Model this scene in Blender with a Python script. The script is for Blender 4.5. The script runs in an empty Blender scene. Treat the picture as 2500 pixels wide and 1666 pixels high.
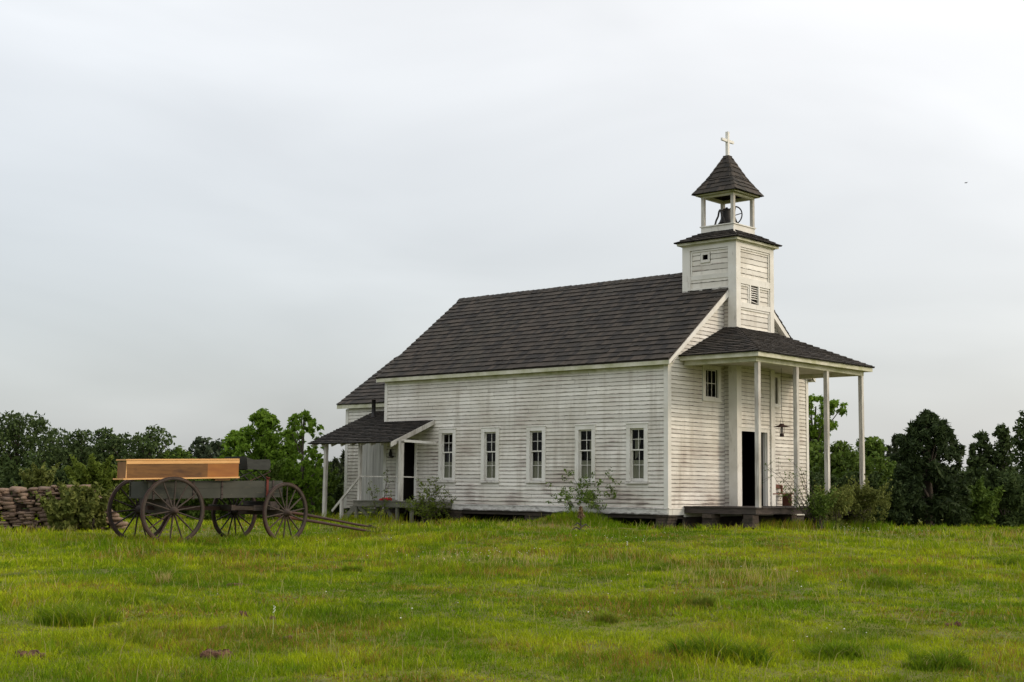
import bpy, math, random
import numpy as np
from mathutils import Vector, Matrix
random.seed(7); rng = np.random.default_rng(11)
sc = bpy.context.scene
R = math.radians

# ------------------------------------------------------------------ camera
CAM = np.array([-29.61, -21.331, 0.637])
F_PX = 3413.93
yaw, pit, rol = R(42.1558), R(6.0233), R(0.60996)
FW = np.array([math.cos(yaw)*math.cos(pit), math.sin(yaw)*math.cos(pit), math.sin(pit)])
_r = np.cross(FW, [0, 0, 1]); _r /= np.linalg.norm(_r); _u = np.cross(_r, FW)
RT = _r*math.cos(rol) + _u*math.sin(rol)
UP = -_r*math.sin(rol) + _u*math.cos(rol)
cam = bpy.data.cameras.new('camera'); cam.lens = F_PX/2500*36; cam.sensor_width = 36
cam.clip_start = 0.1; cam.clip_end = 3000
co = bpy.data.objects.new('camera', cam); sc.collection.objects.link(co); sc.camera = co
co.matrix_world = Matrix(((RT[0], UP[0], -FW[0], CAM[0]), (RT[1], UP[1], -FW[1], CAM[1]),
                          (RT[2], UP[2], -FW[2], CAM[2]), (0, 0, 0, 1)))

def ray(px, py): return FW + RT*(px-1250)/F_PX - UP*(py-833)/F_PX
def spot(px, depth):
    """ground position seen at photo column px and at a given depth"""
    d = ray(px, 1190); p = CAM + d*depth
    return float(p[0]), float(p[1])

# ------------------------------------------------------------------ light
SUN_EL, SUN_AZ = R(27), math.atan2(-0.86, 0.50)     # direction towards the veiled sun
w = bpy.data.worlds.new('World'); sc.world = w; w.use_nodes = True
nt = w.node_tree; N = nt.nodes; LK = nt.links; N.clear()
def nn(t, **k):
    n = N.new(t)
    for a, b in k.items(): setattr(n, a, b)
    return n
out = nn('ShaderNodeOutputWorld'); bg = nn('ShaderNodeBackground'); bgc = nn('ShaderNodeBackground'); addb = nn('ShaderNodeAddShader')
sky = nn('ShaderNodeTexSky', sky_type='NISHITA', sun_disc=False)
sky.sun_elevation = SUN_EL; sky.sun_rotation = math.pi/2 - SUN_AZ; sky.air_density = 1.0; sky.dust_density = 3.0
LK.new(sky.outputs[0], bg.inputs[0]); bg.inputs[1].default_value = 0.05
# the overcast layer: a cloud deck whose brightness grows towards the zenith and the veiled sun
geo = nn('ShaderNodeTexCoord')
nrm = nn('ShaderNodeVectorMath', operation='NORMALIZE'); LK.new(geo.outputs['Generated'], nrm.inputs[0])
sep = nn('ShaderNodeSeparateXYZ'); LK.new(nrm.outputs[0], sep.inputs[0])
dot = nn('ShaderNodeVectorMath', operation='DOT_PRODUCT'); LK.new(nrm.outputs[0], dot.inputs[0])
dot.inputs[1].default_value = (math.cos(SUN_AZ), math.sin(SUN_AZ), 0.35)
def mth(op, a, b=None, c=None, clamp=False):
    n = nn('ShaderNodeMath', operation=op); n.use_clamp = clamp
    for i, x in enumerate((a, b, c)):
        if x is None: continue
        if isinstance(x, (int, float)): n.inputs[i].default_value = x
        else: LK.new(x, n.inputs[i])
    return n.outputs[0]
el = mth('MAXIMUM', sep.outputs[2], 0.0)
lift = mth('POWER', el, 0.75)
sunw = mth('MULTIPLY_ADD', dot.outputs[1], 0.5, 0.5, clamp=True)
sun2 = mth('POWER', sunw, 1.6)
mp = nn('ShaderNodeMapping'); mp.inputs['Scale'].default_value = (1.0, 1.0, 3.2); LK.new(nrm.outputs[0], mp.inputs[0])
ns = nn('ShaderNodeTexNoise'); ns.inputs['Scale'].default_value = 2.9; ns.inputs['Detail'].default_value = 4; ns.inputs['Roughness'].default_value = 0.45
ns.inputs['Distortion'].default_value = 0.5
LK.new(mp.outputs[0], ns.inputs[0])
cl = mth('MULTIPLY_ADD', ns.outputs[0], 0.42, -0.21)
t0 = mth('MULTIPLY_ADD', lift, 0.86, 0.385)
t1 = mth('MULTIPLY_ADD', sun2, 0.50, t0)
t2 = mth('ADD', t1, cl)
warm = mth('MULTIPLY_ADD', sun2, 1.2, lift, clamp=True)
mixc = nn('ShaderNodeMix', data_type='RGBA'); LK.new(warm, mixc.inputs[0])
mixc.inputs[6].default_value = (0.928, 0.973, 0.998, 1); mixc.inputs[7].default_value = (1.0, .975, .945, 1)
LK.new(mixc.outputs[2], bgc.inputs[0]); LK.new(t2, bgc.inputs[1])
LK.new(bg.outputs[0], addb.inputs[0]); LK.new(bgc.outputs[0], addb.inputs[1]); LK.new(addb.outputs[0], out.inputs[0])

sl = bpy.data.lights.new('sun', 'SUN'); sl.energy = 1.25; sl.angle = R(12); sl.color = (1.0, 0.82, 0.62)
so = bpy.data.objects.new('sun', sl); sc.collection.objects.link(so)
sd = Vector((math.cos(SUN_AZ)*math.cos(SUN_EL), math.sin(SUN_AZ)*math.cos(SUN_EL), math.sin(SUN_EL)))
so.rotation_euler = sd.to_track_quat('Z', 'Y').to_euler()
sc.view_settings.view_transform = 'Standard'; sc.view_settings.look = 'None'
sc.view_settings.exposure = -0.1; sc.view_settings.gamma = 1
try: sc.cycles.max_bounces = 6; sc.cycles.transparent_max_bounces = 6
except Exception: pass

# ------------------------------------------------------------------ numpy noise
_lat = rng.random((256, 256))
def vnoise(x, y, s=1.0, o=0):
    x = np.asarray(x, float)/s + 37.1*o + 100; y = np.asarray(y, float)/s + 11.7*o + 100
    xi = np.floor(x).astype(int); yi = np.floor(y).astype(int); fx = x-xi; fy = y-yi
    fx = fx*fx*(3-2*fx); fy = fy*fy*(3-2*fy)
    a = _lat[xi % 256, yi % 256]; b = _lat[(xi+1) % 256, yi % 256]; c = _lat[xi % 256, (yi+1) % 256]; d = _lat[(xi+1) % 256, (yi+1) % 256]
    return (a*(1-fx)+b*fx)*(1-fy) + (c*(1-fx)+d*fx)*fy
def fbm(x, y, s=1.0, o=0, n=3):
    t = 0; a = 1; q = 0
    for i in range(n): t = t + a*vnoise(x, y, s/2**i, o+i); q += a; a *= .5
    return t/q
def sstep(a, b, x):
    t = np.clip((np.asarray(x, float)-a)/(b-a), 0, 1); return t*t*(3-2*t)
RXY = np.array([RT[0], RT[1]]); RXY = RXY/np.linalg.norm(RXY)
def gz(x, y):
    x = np.asarray(x, float); y = np.asarray(y, float)
    dx = x-CAM[0]; dy = y-CAM[1]; d = np.hypot(dx, dy); lat = dx*RXY[0]+dy*RXY[1]
    z = -1.02 + 0.67*np.clip((d-8)/26, 0, 1)
    z = z - 0.17*sstep(-.5, 5.0, -lat)*sstep(16, 29, d)*(1-0.75*sstep(34, 44, d)) - 0.10*sstep(5.0, 9.5, lat)*sstep(20, 34, d)
    z = z + 0.05*sstep(.3, 2.2, x)*sstep(-1.0, -3.2, y)*sstep(-9, -6, y)*sstep(12, 7, x) + 0.035*sstep(-6.0, -2.5, lat)*sstep(9.5, 6.5, lat)*sstep(27, 34, d)*sstep(46, 42, d) + .13*np.exp(-((x+1.3)**2+(y-2.6)**2)/1.3)
    z = z - 0.012*np.clip(d-42, 0, 60)
    z = z + (fbm(x, y, 3.3, 3)-.5)*0.13*(1-sstep(60, 90, d)) + (fbm(x, y, 0.9, 9, 2)-.5)*0.05*(1-sstep(30, 50, d))
    k = sstep(4.6, 2.4, np.hypot(x+11.3, y-3.8)); z = z*(1-k) + (-.585+(fbm(x, y, .9, 9, 2)-.5)*.05)*k      # level stand of the wagon
    # flatten beneath the building
    ins = sstep(-1.2, -.2, x)*sstep(8.6, 7.6, x)*sstep(-1.5, -.3, y)*sstep(15, 14, y)
    z = z*(1-ins) + (-.42)*ins
    return z
def ground_at(px, py):
    d = ray(px, py); t = 5.0
    while t < 200:
        p = CAM + d*t
        if p[2] < float(gz(p[0], p[1])): break
        t += 0.05
    return float(p[0]), float(p[1]), float(gz(p[0], p[1])), t

# ------------------------------------------------------------------ materials
def mat(name, build=None, rough=0.8, base=(.5, .5, .5), metal=0.0, spec=0.3):
    m = bpy.data.materials.new(name); m.use_nodes = True
    b = m.node_tree.nodes['Principled BSDF']
    b.inputs['Base Color'].default_value = (*base, 1); b.inputs['Roughness'].default_value = rough
    b.inputs['Metallic'].default_value = metal; b.inputs['Specular IOR Level'].default_value = spec
    if build: build(G(m.node_tree, b))
    return m
class G:
    def __init__(s, nt, b): s.nt = nt; s.b = b
    def n(s, t, **k):
        x = s.nt.nodes.new(t)
        for a, b in k.items(): setattr(x, a, b)
        return x
    def l(s, a, b): s.nt.links.new(a, b)
    def pos(s): return s.n('ShaderNodeNewGeometry').outputs['Position']
    def obj(s): return s.n('ShaderNodeTexCoord').outputs['Object']
    def attr(s, name):
        a = s.n('ShaderNodeAttribute', attribute_name=name); return a
    def noise(s, vec, scale=(1, 1, 1), sc=1.0, det=3, rough=.55):
        mp = s.n('ShaderNodeMapping'); mp.inputs['Scale'].default_value = scale; s.l(vec, mp.inputs[0])
        t = s.n('ShaderNodeTexNoise'); t.inputs['Scale'].default_value = sc; t.inputs['Detail'].default_value = det; t.inputs['Roughness'].default_value = rough
        s.l(mp.outputs[0], t.inputs[0]); return t.outputs[0]
    def m(s, op, a, b=None, c=None, clamp=False):
        n = s.n('ShaderNodeMath', operation=op); n.use_clamp = clamp
        for i, x in enumerate((a, b, c)):
            if x is None: continue
            if isinstance(x, (int, float)): n.inputs[i].default_value = x
            else: s.l(x, n.inputs[i])
        return n.outputs[0]
    def rng(s, x, a, b, lo=0.0, hi=1.0):
        n = s.n('ShaderNodeMapRange'); n.clamp = True; s.l(x, n.inputs[0])
        for i, v in enumerate((a, b, lo, hi)): n.inputs[i+1].default_value = v
        return n.outputs[0]
    def mix(s, f, a, b, mode='MIX'):
        n = s.n('ShaderNodeMix', data_type='RGBA', blend_type=mode)
        if isinstance(f, (int, float)): n.inputs[0].default_value = f
        else: s.l(f, n.inputs[0])
        for i, x in ((6, a), (7, b)):
            if isinstance(x, tuple): n.inputs[i].default_value = (*x, 1)
            else: s.l(x, n.inputs[i])
        return n.outputs[2]
    def scale(s, c, f):
        n = s.n('ShaderNodeVectorMath', operation='SCALE'); s.l(c, n.inputs[0])
        if isinstance(f, (int, float)): n.inputs[3].default_value = f
        else: s.l(f, n.inputs[3])
        return n.outputs[0]
    def color(s, c): s.l(c, s.b.inputs['Base Color'])
    def bump(s, h, st=.3, dist=.01):
        n = s.n('ShaderNodeBump'); n.inputs['Strength'].default_value = st; n.inputs['Distance'].default_value = dist
        s.l(h, n.inputs['Height']); s.l(n.outputs[0], s.b.inputs['Normal'])

def paint_siding(g):
    uv = g.n('ShaderNodeTexCoord').outputs['UV']; P = g.pos()
    sx = g.n('ShaderNodeSeparateXYZ'); g.l(uv, sx.inputs[0]); v = sx.outputs[1]
    sp = g.n('ShaderNodeSeparateXYZ'); g.l(P, sp.inputs[0]); z = sp.outputs[2]
    rnd = g.attr('rnd').outputs['Fac']
    streak = g.noise(uv, (1.1, 9, 1), 1.6, 4, .6)
    base = g.mix(rnd, (.62, .605, .555), (.82, .80, .74))
    big = g.noise(P, (.5, .5, .7), 1.0, 4, .6)
    base = g.mix(g.rng(big, .42, .68, 0, .7), base, (.47, .435, .36))
    # faint drips running down the wall
    drip = g.noise(P, (2.2, 2.2, .22), 1.4, 3, .6)
    base = g.mix(g.rng(drip, .52, .74, 0, .5), base, (.38, .345, .28))
    # lower boards are more weathered, pinkish bare wood showing
    low = g.rng(z, .2, 3.2, 1, 0)
    th = g.m('MULTIPLY_ADD', low, .135, .035)
    peel = g.m('ADD', streak, th)
    edge = g.rng(v, .0, .45, .16, 0)
    patch = g.noise(P, (.9, .9, 1.6), 1.0, 2, .5); peel = g.m('ADD', peel, g.rng(patch, .5, .68, -.03, .11))
    peel = g.m('ADD', peel, edge)
    base = g.mix(g.rng(peel, .68, .80, 0, .7), base, (.38, .30, .265))
    base = g.mix(g.rng(peel, .80, .86, 0, .85), base, (.10, .08, .07))
    # dark line of uneven width along each butt edge
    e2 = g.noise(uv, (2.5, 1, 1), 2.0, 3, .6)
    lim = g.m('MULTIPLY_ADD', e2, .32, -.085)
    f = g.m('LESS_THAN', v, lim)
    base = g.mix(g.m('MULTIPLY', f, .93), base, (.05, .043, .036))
    g.color(base); g.bump(streak, .25, .004)
def paint_trim(g):
    P = g.pos(); n1 = g.noise(P, (1, 1, 1), 1.3, 4, .6); n2 = g.noise(P, (9, 9, 2.2), 1.0, 4, .65)
    c = g.mix(g.rng(n1, .4, .75), (.72, .71, .665), (.56, .545, .48))
    c = g.mix(g.rng(n2, .60, .76, 0, .7), c, (.30, .27, .235))
    g.color(c); g.bump(n2, .2, .004)
def paint_trim_worn(g):
    P = g.pos(); n1 = g.noise(P, (1.5, 1.5, 3), 1.3, 4, .6); n2 = g.noise(P, (5, 5, 14), 1.0, 4, .65)
    c = g.mix(g.rng(n1, .4, .75), (.66, .64, .60), (.46, .44, .40))
    c = g.mix(g.rng(n2, .52, .68, 0, .85), c, (.14, .115, .10))
    g.color(c)
def post_paint(g):
    P = g.pos(); n1 = g.noise(P, (1, 1, .5), 2.3, 4, .6); n2 = g.noise(P, (22, 22, 1.5), 1.0, 4, .65)
    c = g.mix(g.rng(n1, .33, .66), (.60, .585, .535), (.36, .34, .30))
    c = g.mix(g.rng(n2, .53, .70, 0, .85), c, (.20, .175, .15))
    g.color(c)
def mossy_trim(g):
    P = g.pos(); n1 = g.noise(P, (1, 1, 1), 2.0, 4, .65)
    c = g.mix(g.rng(n1, .35, .65), (.64, .63, .53), (.40, .41, .26))
    g.color(c)
def shingle(g, dk_=.70):
    P = g.pos(); rnd = g.attr('rnd').outputs['Fac']; uv = g.n('ShaderNodeTexCoord').outputs['UV']
    c = g.mix(g.rng(rnd, .0, .55), (.030, .027, .024), (.070, .058, .045))
    c = g.mix(g.rng(rnd, .6, 1.0), c, (.098, .078, .060))
    gr = g.noise(uv, (70, 3.5, 1), 1.0, 3, .6)
    c = g.mix(g.rng(gr, .42, .66, 0, .55), c, (.026, .024, .024))
    big = g.noise(P, (.6, .6, .6), 1.0, 3, .6)
    c = g.mix(g.rng(big, .5, .75, 0, .35), c, (.070, .072, .056))
    c = g.scale(c, dk_)
    g.color(c); g.bump(gr, .5, .01)
def wood_fn(c1, c2, c3, ax=(1, 8, 8), sc=2.0):
    def f(g):
        P = g.obj(); n = g.noise(P, ax, sc, 4, .6); n2 = g.noise(P, (.6, .6, .6), 1.7, 3, .6)
        c = g.mix(g.rng(n, .35, .65), c1, c2); c = g.mix(g.rng(n2, .5, .75, 0, .7), c, c3); g.color(c); g.bump(n, .3, .004)
    return f
def plank_paint(g):
    P = g.pos(); n = g.noise(P, (14, 14, .8), 1, 4, .6)
    c = g.mix(g.rng(n, .40, .70), (.58, .575, .54), (.34, .33, .31)); g.color(c)
def grass_fn(g):
    c = g.attr('col').outputs['Color']; g.color(c)
    g.b.inputs['Roughness'].default_value = .8; g.b.inputs['Specular IOR Level'].default_value = .08
    tr = g.n('ShaderNodeBsdfTranslucent'); g.l(g.scale(c, 1.1), tr.inputs[0])
    mx = g.n('ShaderNodeMixShader'); mx.inputs[0].default_value = .35
    g.l(g.b.outputs[0], mx.inputs[1]); g.l(tr.outputs[0], mx.inputs[2])
    o = [x for x in g.nt.nodes if x.type == 'OUTPUT_MATERIAL'][0]; g.l(mx.outputs[0], o.inputs[0])
def leaf_mat(name, c1, c2, trans=.3):
    def f(g):
        r = g.attr('rnd').outputs['Fac']; c = g.mix(r, c1, c2)
        big = g.noise(g.pos(), (.35, .35, .35), 1.0, 3, .6)
        c = g.scale(c, g.rng(big, .3, .7, .72, 1.25))
        g.color(c); g.b.inputs['Roughness'].default_value = .7; g.b.inputs['Specular IOR Level'].default_value = .15
        tr = g.n('ShaderNodeBsdfTranslucent'); g.l(c, tr.inputs[0])
        mx = g.n('ShaderNodeMixShader'); mx.inputs[0].default_value = trans
        g.l(g.b.outputs[0], mx.inputs[1]); g.l(tr.outputs[0], mx.inputs[2])
        o = [x for x in g.nt.nodes if x.type == 'OUTPUT_MATERIAL'][0]; g.l(mx.outputs[0], o.inputs[0])
    return mat(name, f)
def ground_fn(g):
    P = g.pos(); n1 = g.noise(P, (1, 1, 1), .35, 4, .6); n2 = g.noise(P, (1, 1, 1), 5, 4, .7)
    c = g.mix(g.rng(n1, .35, .65), (.075, .085, .008), (.13, .13, .014))
    c = g.mix(g.rng(n2, .5, .7, 0, .6), c, (.05, .048, .018)); g.color(c); g.bump(n2, .8, .05)
def stone_fn(g):
    P = g.pos(); r = g.attr('rnd').outputs['Fac']; n = g.noise(P, (1, 1, 1), 6, 4, .6)
    c = g.mix(r, (.10, .068, .048), (.27, .19, .135)); c = g.mix(g.rng(n, .4, .7), c, (.16, .115, .09)); g.color(c); g.bump(n, .6, .03)

M = {}
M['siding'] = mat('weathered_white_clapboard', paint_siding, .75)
M['trim'] = mat('white_trim_paint', paint_trim, .7)
def basefn(g):
    P = g.pos(); sp = g.n('ShaderNodeSeparateXYZ'); g.l(P, sp.inputs[0]); n1 = g.noise(P, (1, 1, 2), 2.2, 5, .7); n2 = g.noise(P, (3, 3, 9), 2.0, 4, .65)
    c = g.mix(g.rng(n2, .4, .7), (.66, .65, .63), (.42, .40, .38)); k = g.m('ADD', g.rng(sp.outputs[2], .0, .06, .27, -.04), n1); c = g.mix(g.rng(k, .56, .72, 0, .9), c, (.065, .055, .05)); g.color(c)
M['basebd'] = mat('mouldy_base_board', basefn, .85)
M['worn'] = mat('peeling_sill_paint', paint_trim_worn, .8)
M['post'] = mat('weathered_post_paint', post_paint, .8)
M['moss'] = mat('mossy_fascia_paint', mossy_trim, .8)
M['soffit'] = mat('soffit_paint', wood_fn((.60, .57, .50), (.48, .45, .38), (.40, .38, .31)), .8)
M['shingle'] = mat('wood_shingle', shingle, .85)
M['oldshingle'] = mat('old_dark_shingle', lambda g: shingle(g, .52), .9)
M['plank'] = mat('grey_white_planks', plank_paint, .8)
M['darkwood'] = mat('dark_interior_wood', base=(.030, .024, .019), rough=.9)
M['deck'] = mat('dark_deck_wood', wood_fn((.040, .032, .029), (.075, .060, .053), (.055, .05, .04), (2, 2, 12)), .85)
M['olddeck'] = mat('grey_deck_wood', wood_fn((.10, .10, .08), (.17, .16, .13), (.09, .10, .06), (2, 2, 12)), .85)
def pier_fn(g):
    P = g.pos(); r = g.attr('rnd').outputs['Fac']; n = g.noise(P, (1, 1, 1), 9, 4, .6)
    c = g.mix(r, (.045, .034, .028), (.095, .072, .058)); c = g.mix(g.rng(n, .4, .7), c, (.03, .028, .02)); g.color(c); g.bump(n, .6, .03)
M['pier'] = mat('stone_pier', pier_fn, .95)
M['stone'] = mat('field_stone', stone_fn, .95)
M['curtain'] = mat('linen_curtain', wood_fn((.50, .49, .40), (.38, .37, .30), (.44, .43, .35), (30, 30, .3)), .9)
M['black'] = mat('black_iron', wood_fn((.012, .012, .013), (.025, .022, .02), (.02, .018, .017)), .55)
M['rust'] = mat('rusty_iron', wood_fn((.055, .028, .022), (.032, .020, .018), (.10, .035, .018)), .75)
M['redbase'] = mat('dull_red_board', base=(.13, .03, .022), rough=.8)
M['red'] = mat('red_cloth', wood_fn((.42, .02, .02), (.25, .012, .015), (.35, .02, .02), (4, 4, 4)), .8)
M['glass'] = mat('window_glass', base=(.012, .013, .014), rough=.12, spec=.25)
M['lampglass'] = mat('lamp_glass', base=(.25, .22, .2), rough=.2)
def newwood(g):
    P = g.obj(); n = g.noise(P, (1.2, 10, 14), 2.2, 4, .6)
    c = g.mix(g.rng(n, .35, .65), (.60, .32, .12), (.70, .41, .17)); g.color(c)
def brownwood(g):
    P = g.obj(); n = g.noise(P, (1.0, 10, 9), 1.6, 5, .65); n2 = g.noise(P, (1.1, 1, 2.2), 1.9, 2, .5)
    c = g.mix(g.rng(n, .35, .68), (.185, .088, .026), (.10, .046, .015)); c = g.mix(g.rng(n2, .60, .72, 0, .75), c, (.05, .024, .014)); g.color(c)
M['newwood'] = mat('fresh_sawn_pine', newwood, .7)
M['brownwood'] = mat('brown_stained_plank', brownwood, .7)
M['orange'] = mat('orange_stained_plank', wood_fn((.36, .15, .034), (.27, .10, .026), (.22, .085, .026), (1, 8, 6)), .7)
M['tailwood'] = mat('dull_pine_end', wood_fn((.24, .125, .055), (.17, .085, .04), (.15, .08, .04), (6, 6, 1)), .75)
def wagonpaint(g):
    P = g.obj(); n = g.noise(P, (1.2, 5, 14), 2.0, 5, .65); n2 = g.noise(P, (1, 1, 1), 1.2, 3, .6)
    c = g.mix(g.rng(n2, .35, .7), (.040, .043, .034), (.068, .068, .055)); c = g.mix(g.rng(n, .62, .70, 0, .9), c, (.22, .185, .125)); g.color(c)
M['wagon'] = mat('faded_green_wagon_paint', wagonpaint, .75)
M['wheel'] = mat('wheel_wood', wood_fn((.056, .042, .033), (.034, .027, .022), (.080, .040, .026), (3, 3, 3)), .8)
M['wheeldark'] = mat('dark_wheel_wood', wood_fn((.030, .020, .018), (.018, .014, .013), (.045, .018, .014), (3, 3, 3)), .8)  # darker wood tone for the far-side wheels
M['seat'] = mat('black_green_seat_paint', wood_fn((.016, .019, .017), (.030, .034, .029), (.022, .024, .021), (3, 3, 9)), .6)
M['redwood'] = mat('reddish_bench_wood', wood_fn((.17, .065, .040), (.12, .045, .03), (.14, .06, .04)), .7)
M['bark'] = mat('tree_bark', wood_fn((.055, .045, .035), (.09, .075, .06), (.05, .045, .04), (4, 4, 1)), .9)
M['ground'] = mat('meadow_soil', ground_fn, .95)
M['grass'] = mat('grass_blades', grass_fn)
M['leafdark'] = leaf_mat('dark_leaf', (.030, .052, .015), (.072, .106, .030))
M['leafmid'] = leaf_mat('mid_leaf', (.050, .090, .012), (.115, .175, .026))
M['leafbright'] = leaf_mat('bright_leaf', (.085, .16, .014), (.18, .29, .03), .4)
M['leafyellow'] = leaf_mat('yellow_green_leaf', (.075, .11, .012), (.16, .21, .03), .4)
M['leafolive'] = leaf_mat('olive_leaf', (.075, .100, .020), (.18, .195, .048))
M['leafcedar'] = leaf_mat('cedar_leaf', (.022, .040, .013), (.056, .084, .027))
M['leafpine'] = leaf_mat('pine_leaf', (.030, .042, .020), (.055, .068, .034))
M['leaffar'] = leaf_mat('far_leaf', (.040, .060, .032), (.065, .088, .045))
M['leafdead'] = leaf_mat('dead_leaf', (.13, .06, .03), (.40, .30, .18))
M['palestalk'] = mat('pale_green_stalk', base=(.33, .38, .16), rough=.8)
M['white'] = mat('white_petal', base=(.8, .8, .76), rough=.7)
def clod_fn(g):
    P = g.pos(); n = g.noise(P, (1, 1, 1), 22, 4, .7); c = g.mix(g.rng(n, .35, .65), (.05, .026, .015), (.19, .10, .06)); g.color(c); g.bump(n, 1.0, .03)
M['clod'] = mat('brown_clod', clod_fn, .95)

# ------------------------------------------------------------------ mesh helpers
ROOT = {}
def link(o): sc.collection.objects.link(o); return o
def tag(o, label=None, cat=None, group=None, kind=None):
    if label: o['label'] = label
    if cat: o['category'] = cat
    if group: o['group'] = group
    if kind: o['kind'] = kind
    return o
def empty(name, loc, rz=0.0, label=None, cat=None, group=None):
    o = link(bpy.data.objects.new(name, None)); o.location = loc; o.rotation_euler = (0, 0, rz)
    o.empty_display_size = .2; ROOT[o.name] = Vector(loc); return tag(o, label, cat, group)
class MB:
    def __init__(s): s.v = []; s.f = []; s.rn = []; s.uv = []
    def face(s, pts, rnd=.5, uv=None):
        i = len(s.v); s.v += [tuple(map(float, p)) for p in pts]; s.f.append(tuple(range(i, i+len(pts)))); s.rn.append(rnd)
        s.uv += list(uv) if uv else [(p[0]+p[1], p[2]) for p in pts]
    def hexa(s, p, rnd=.5):
        """p: 8 points, bottom ring then top ring"""
        for q in ((3, 2, 1, 0), (4, 5, 6, 7), (0, 1, 5, 4), (1, 2, 6, 5), (2, 3, 7, 6), (3, 0, 4, 7)):
            s.face([p[k] for k in q], rnd)
    def box(s, a, b, rnd=.5):
        x0, y0, z0 = a; x1, y1, z1 = b
        if x0 > x1: x0, x1 = x1, x0
        if y0 > y1: y0, y1 = y1, y0
        if z0 > z1: z0, z1 = z1, z0
        s.hexa([(x0, y0, z0), (x1, y0, z0), (x1, y1, z0), (x0, y1, z0), (x0, y0, z1), (x1, y0, z1), (x1, y1, z1), (x0, y1, z1)], rnd)
    def beam(s, p0, p1, w, h, up=(0, 0, 1), rnd=.5, h1=None, w1=None):
        p0 = Vector(p0); p1 = Vector(p1); d = (p1-p0).normalized(); up = Vector(up)
        sd = d.cross(up)
        if sd.length < 1e-4: sd = d.cross(Vector((1, 0, 0)))
        sd.normalize(); u = sd.cross(d); h1 = h if h1 is None else h1; w1 = w if w1 is None else w1
        r = []
        for p, ww, hh in ((p0, w, h), (p1, w1, h1)):
            for a, b in ((-1, -1), (1, -1), (1, 1), (-1, 1)): r.append(p + sd*a*ww/2 + u*b*hh/2)
        for q in ((0, 1, 2, 3), (7, 6, 5, 4), (4, 5, 1, 0), (5, 6, 2, 1), (6, 7, 3, 2), (7, 4, 0, 3)):
            s.face([r[k] for k in q], rnd)
    def tube(s, pts, rad, n=8, rnd=.5, cap=True):
        pts = [Vector(p) for p in pts]
        if not hasattr(rad, '__len__'): rad = [rad]*len(pts)
        base = len(s.v); ref = None
        for i, p in enumerate(pts):
            d = (pts[min(i+1, len(pts)-1)]-pts[max(i-1, 0)]).normalized()
            if ref is None:
                ref = Vector((0, 0, 1)) if abs(d.z) < .9 else Vector((1, 0, 0))
            a = d.cross(ref)
            if a.length < 1e-5: a = d.cross(Vector((0, 1, 0)))
            a.normalize(); b = d.cross(a).normalized(); ref = a.cross(d)
            for k in range(n):
                t = 2*math.pi*k/n; q = p + a*math.cos(t)*rad[i] + b*math.sin(t)*rad[i]; s.v.append(tuple(q))
        for i in range(len(pts)-1):
            for k in range(n):
                a0 = base+i*n+k; a1 = base+i*n+(k+1) % n; s.f.append((a0, a1, a1+n, a0+n)); s.rn.append(rnd); s.uv += [(0, 0), (1, 0), (1, 1), (0, 1)]
        if cap:
            s.f.append(tuple(base+k for k in range(n))); s.rn.append(rnd); s.uv += [(0, 0)]*n
            s.f.append(tuple(base+(len(pts)-1)*n+k for k in reversed(range(n)))); s.rn.append(rnd); s.uv += [(0, 0)]*n
    def lathe(s, prof, c, n=20, rnd=.5):
        base = len(s.v)
        for r_, z in prof:
            for k in range(n):
                t = 2*math.pi*k/n; s.v.append((c[0]+r_*math.cos(t), c[1]+r_*math.sin(t), c[2]+z))
        for i in range(len(prof)-1):
            for k in range(n):
                a0 = base+i*n+k; a1 = base+i*n+(k+1) % n; s.f.append((a0, a1, a1+n, a0+n)); s.rn.append(rnd); s.uv += [(0, 0), (1, 0), (1, 1), (0, 1)]
    def torus(s, c, ax, R_, r_, n=32, m=8, rnd=.5, sw=None):
        """ring about axis ax; rectangular if sw given (sw = width along the axis, r_ = radial half thickness)"""
        ax = Vector(ax).normalized(); e1 = ax.orthogonal().normalized(); e2 = ax.cross(e1); c = Vector(c); base = len(s.v)
        if sw: sec = [(-r_, -sw/2), (r_, -sw/2), (r_, sw/2), (-r_, sw/2)]
        else: sec = [(r_*math.cos(2*math.pi*j/m), r_*math.sin(2*math.pi*j/m)) for j in range(m)]
        m = len(sec)
        for i in range(n):
            t = 2*math.pi*i/n; d = e1*math.cos(t)+e2*math.sin(t)
            for a, b in sec: s.v.append(tuple(c + d*(R_+a) + ax*b))
        for i in range(n):
            for j in range(m):
                p = base+i*m+j; q = base+i*m+(j+1) % m; p2 = base+((i+1) % n)*m+j; q2 = base+((i+1) % n)*m+(j+1) % m
                s.f.append((p, p2, q2, q)); s.rn.append(rnd); s.uv += [(0, 0), (1, 0), (1, 1), (0, 1)]
    def build(s, name, m, parent=None, local=False, smooth=False, bevel=0):
        me = bpy.data.meshes.new(name); off = Vector((0, 0, 0))
        if parent is not None and not local:
            off = ROOT.get(parent.name, Vector((0, 0, 0)))
        V = np.array(s.v, float) - np.array(off)
        fill(me, V, [len(f) for f in s.f], np.concatenate([np.array(f) for f in s.f]))
        a = me.attributes.new('rnd', 'FLOAT', 'FACE'); a.data.foreach_set('value', np.array(s.rn, np.float32))
        u = me.uv_layers.new(name='UVMap'); u.data.foreach_set('uv', np.array(s.uv, np.float32).ravel())
        me.materials.append(M[m] if isinstance(m, str) else m)
        if smooth: me.polygons.foreach_set('use_smooth', np.ones(len(s.f), bool))
        o = link(bpy.data.objects.new(name, me))
        if parent is not None: o.parent = parent; ROOT[o.name] = off
        if bevel:
            b = o.modifiers.new('bevel', 'BEVEL'); b.width = bevel; b.segments = 2; b.limit_method = 'ANGLE'
        return o
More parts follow.
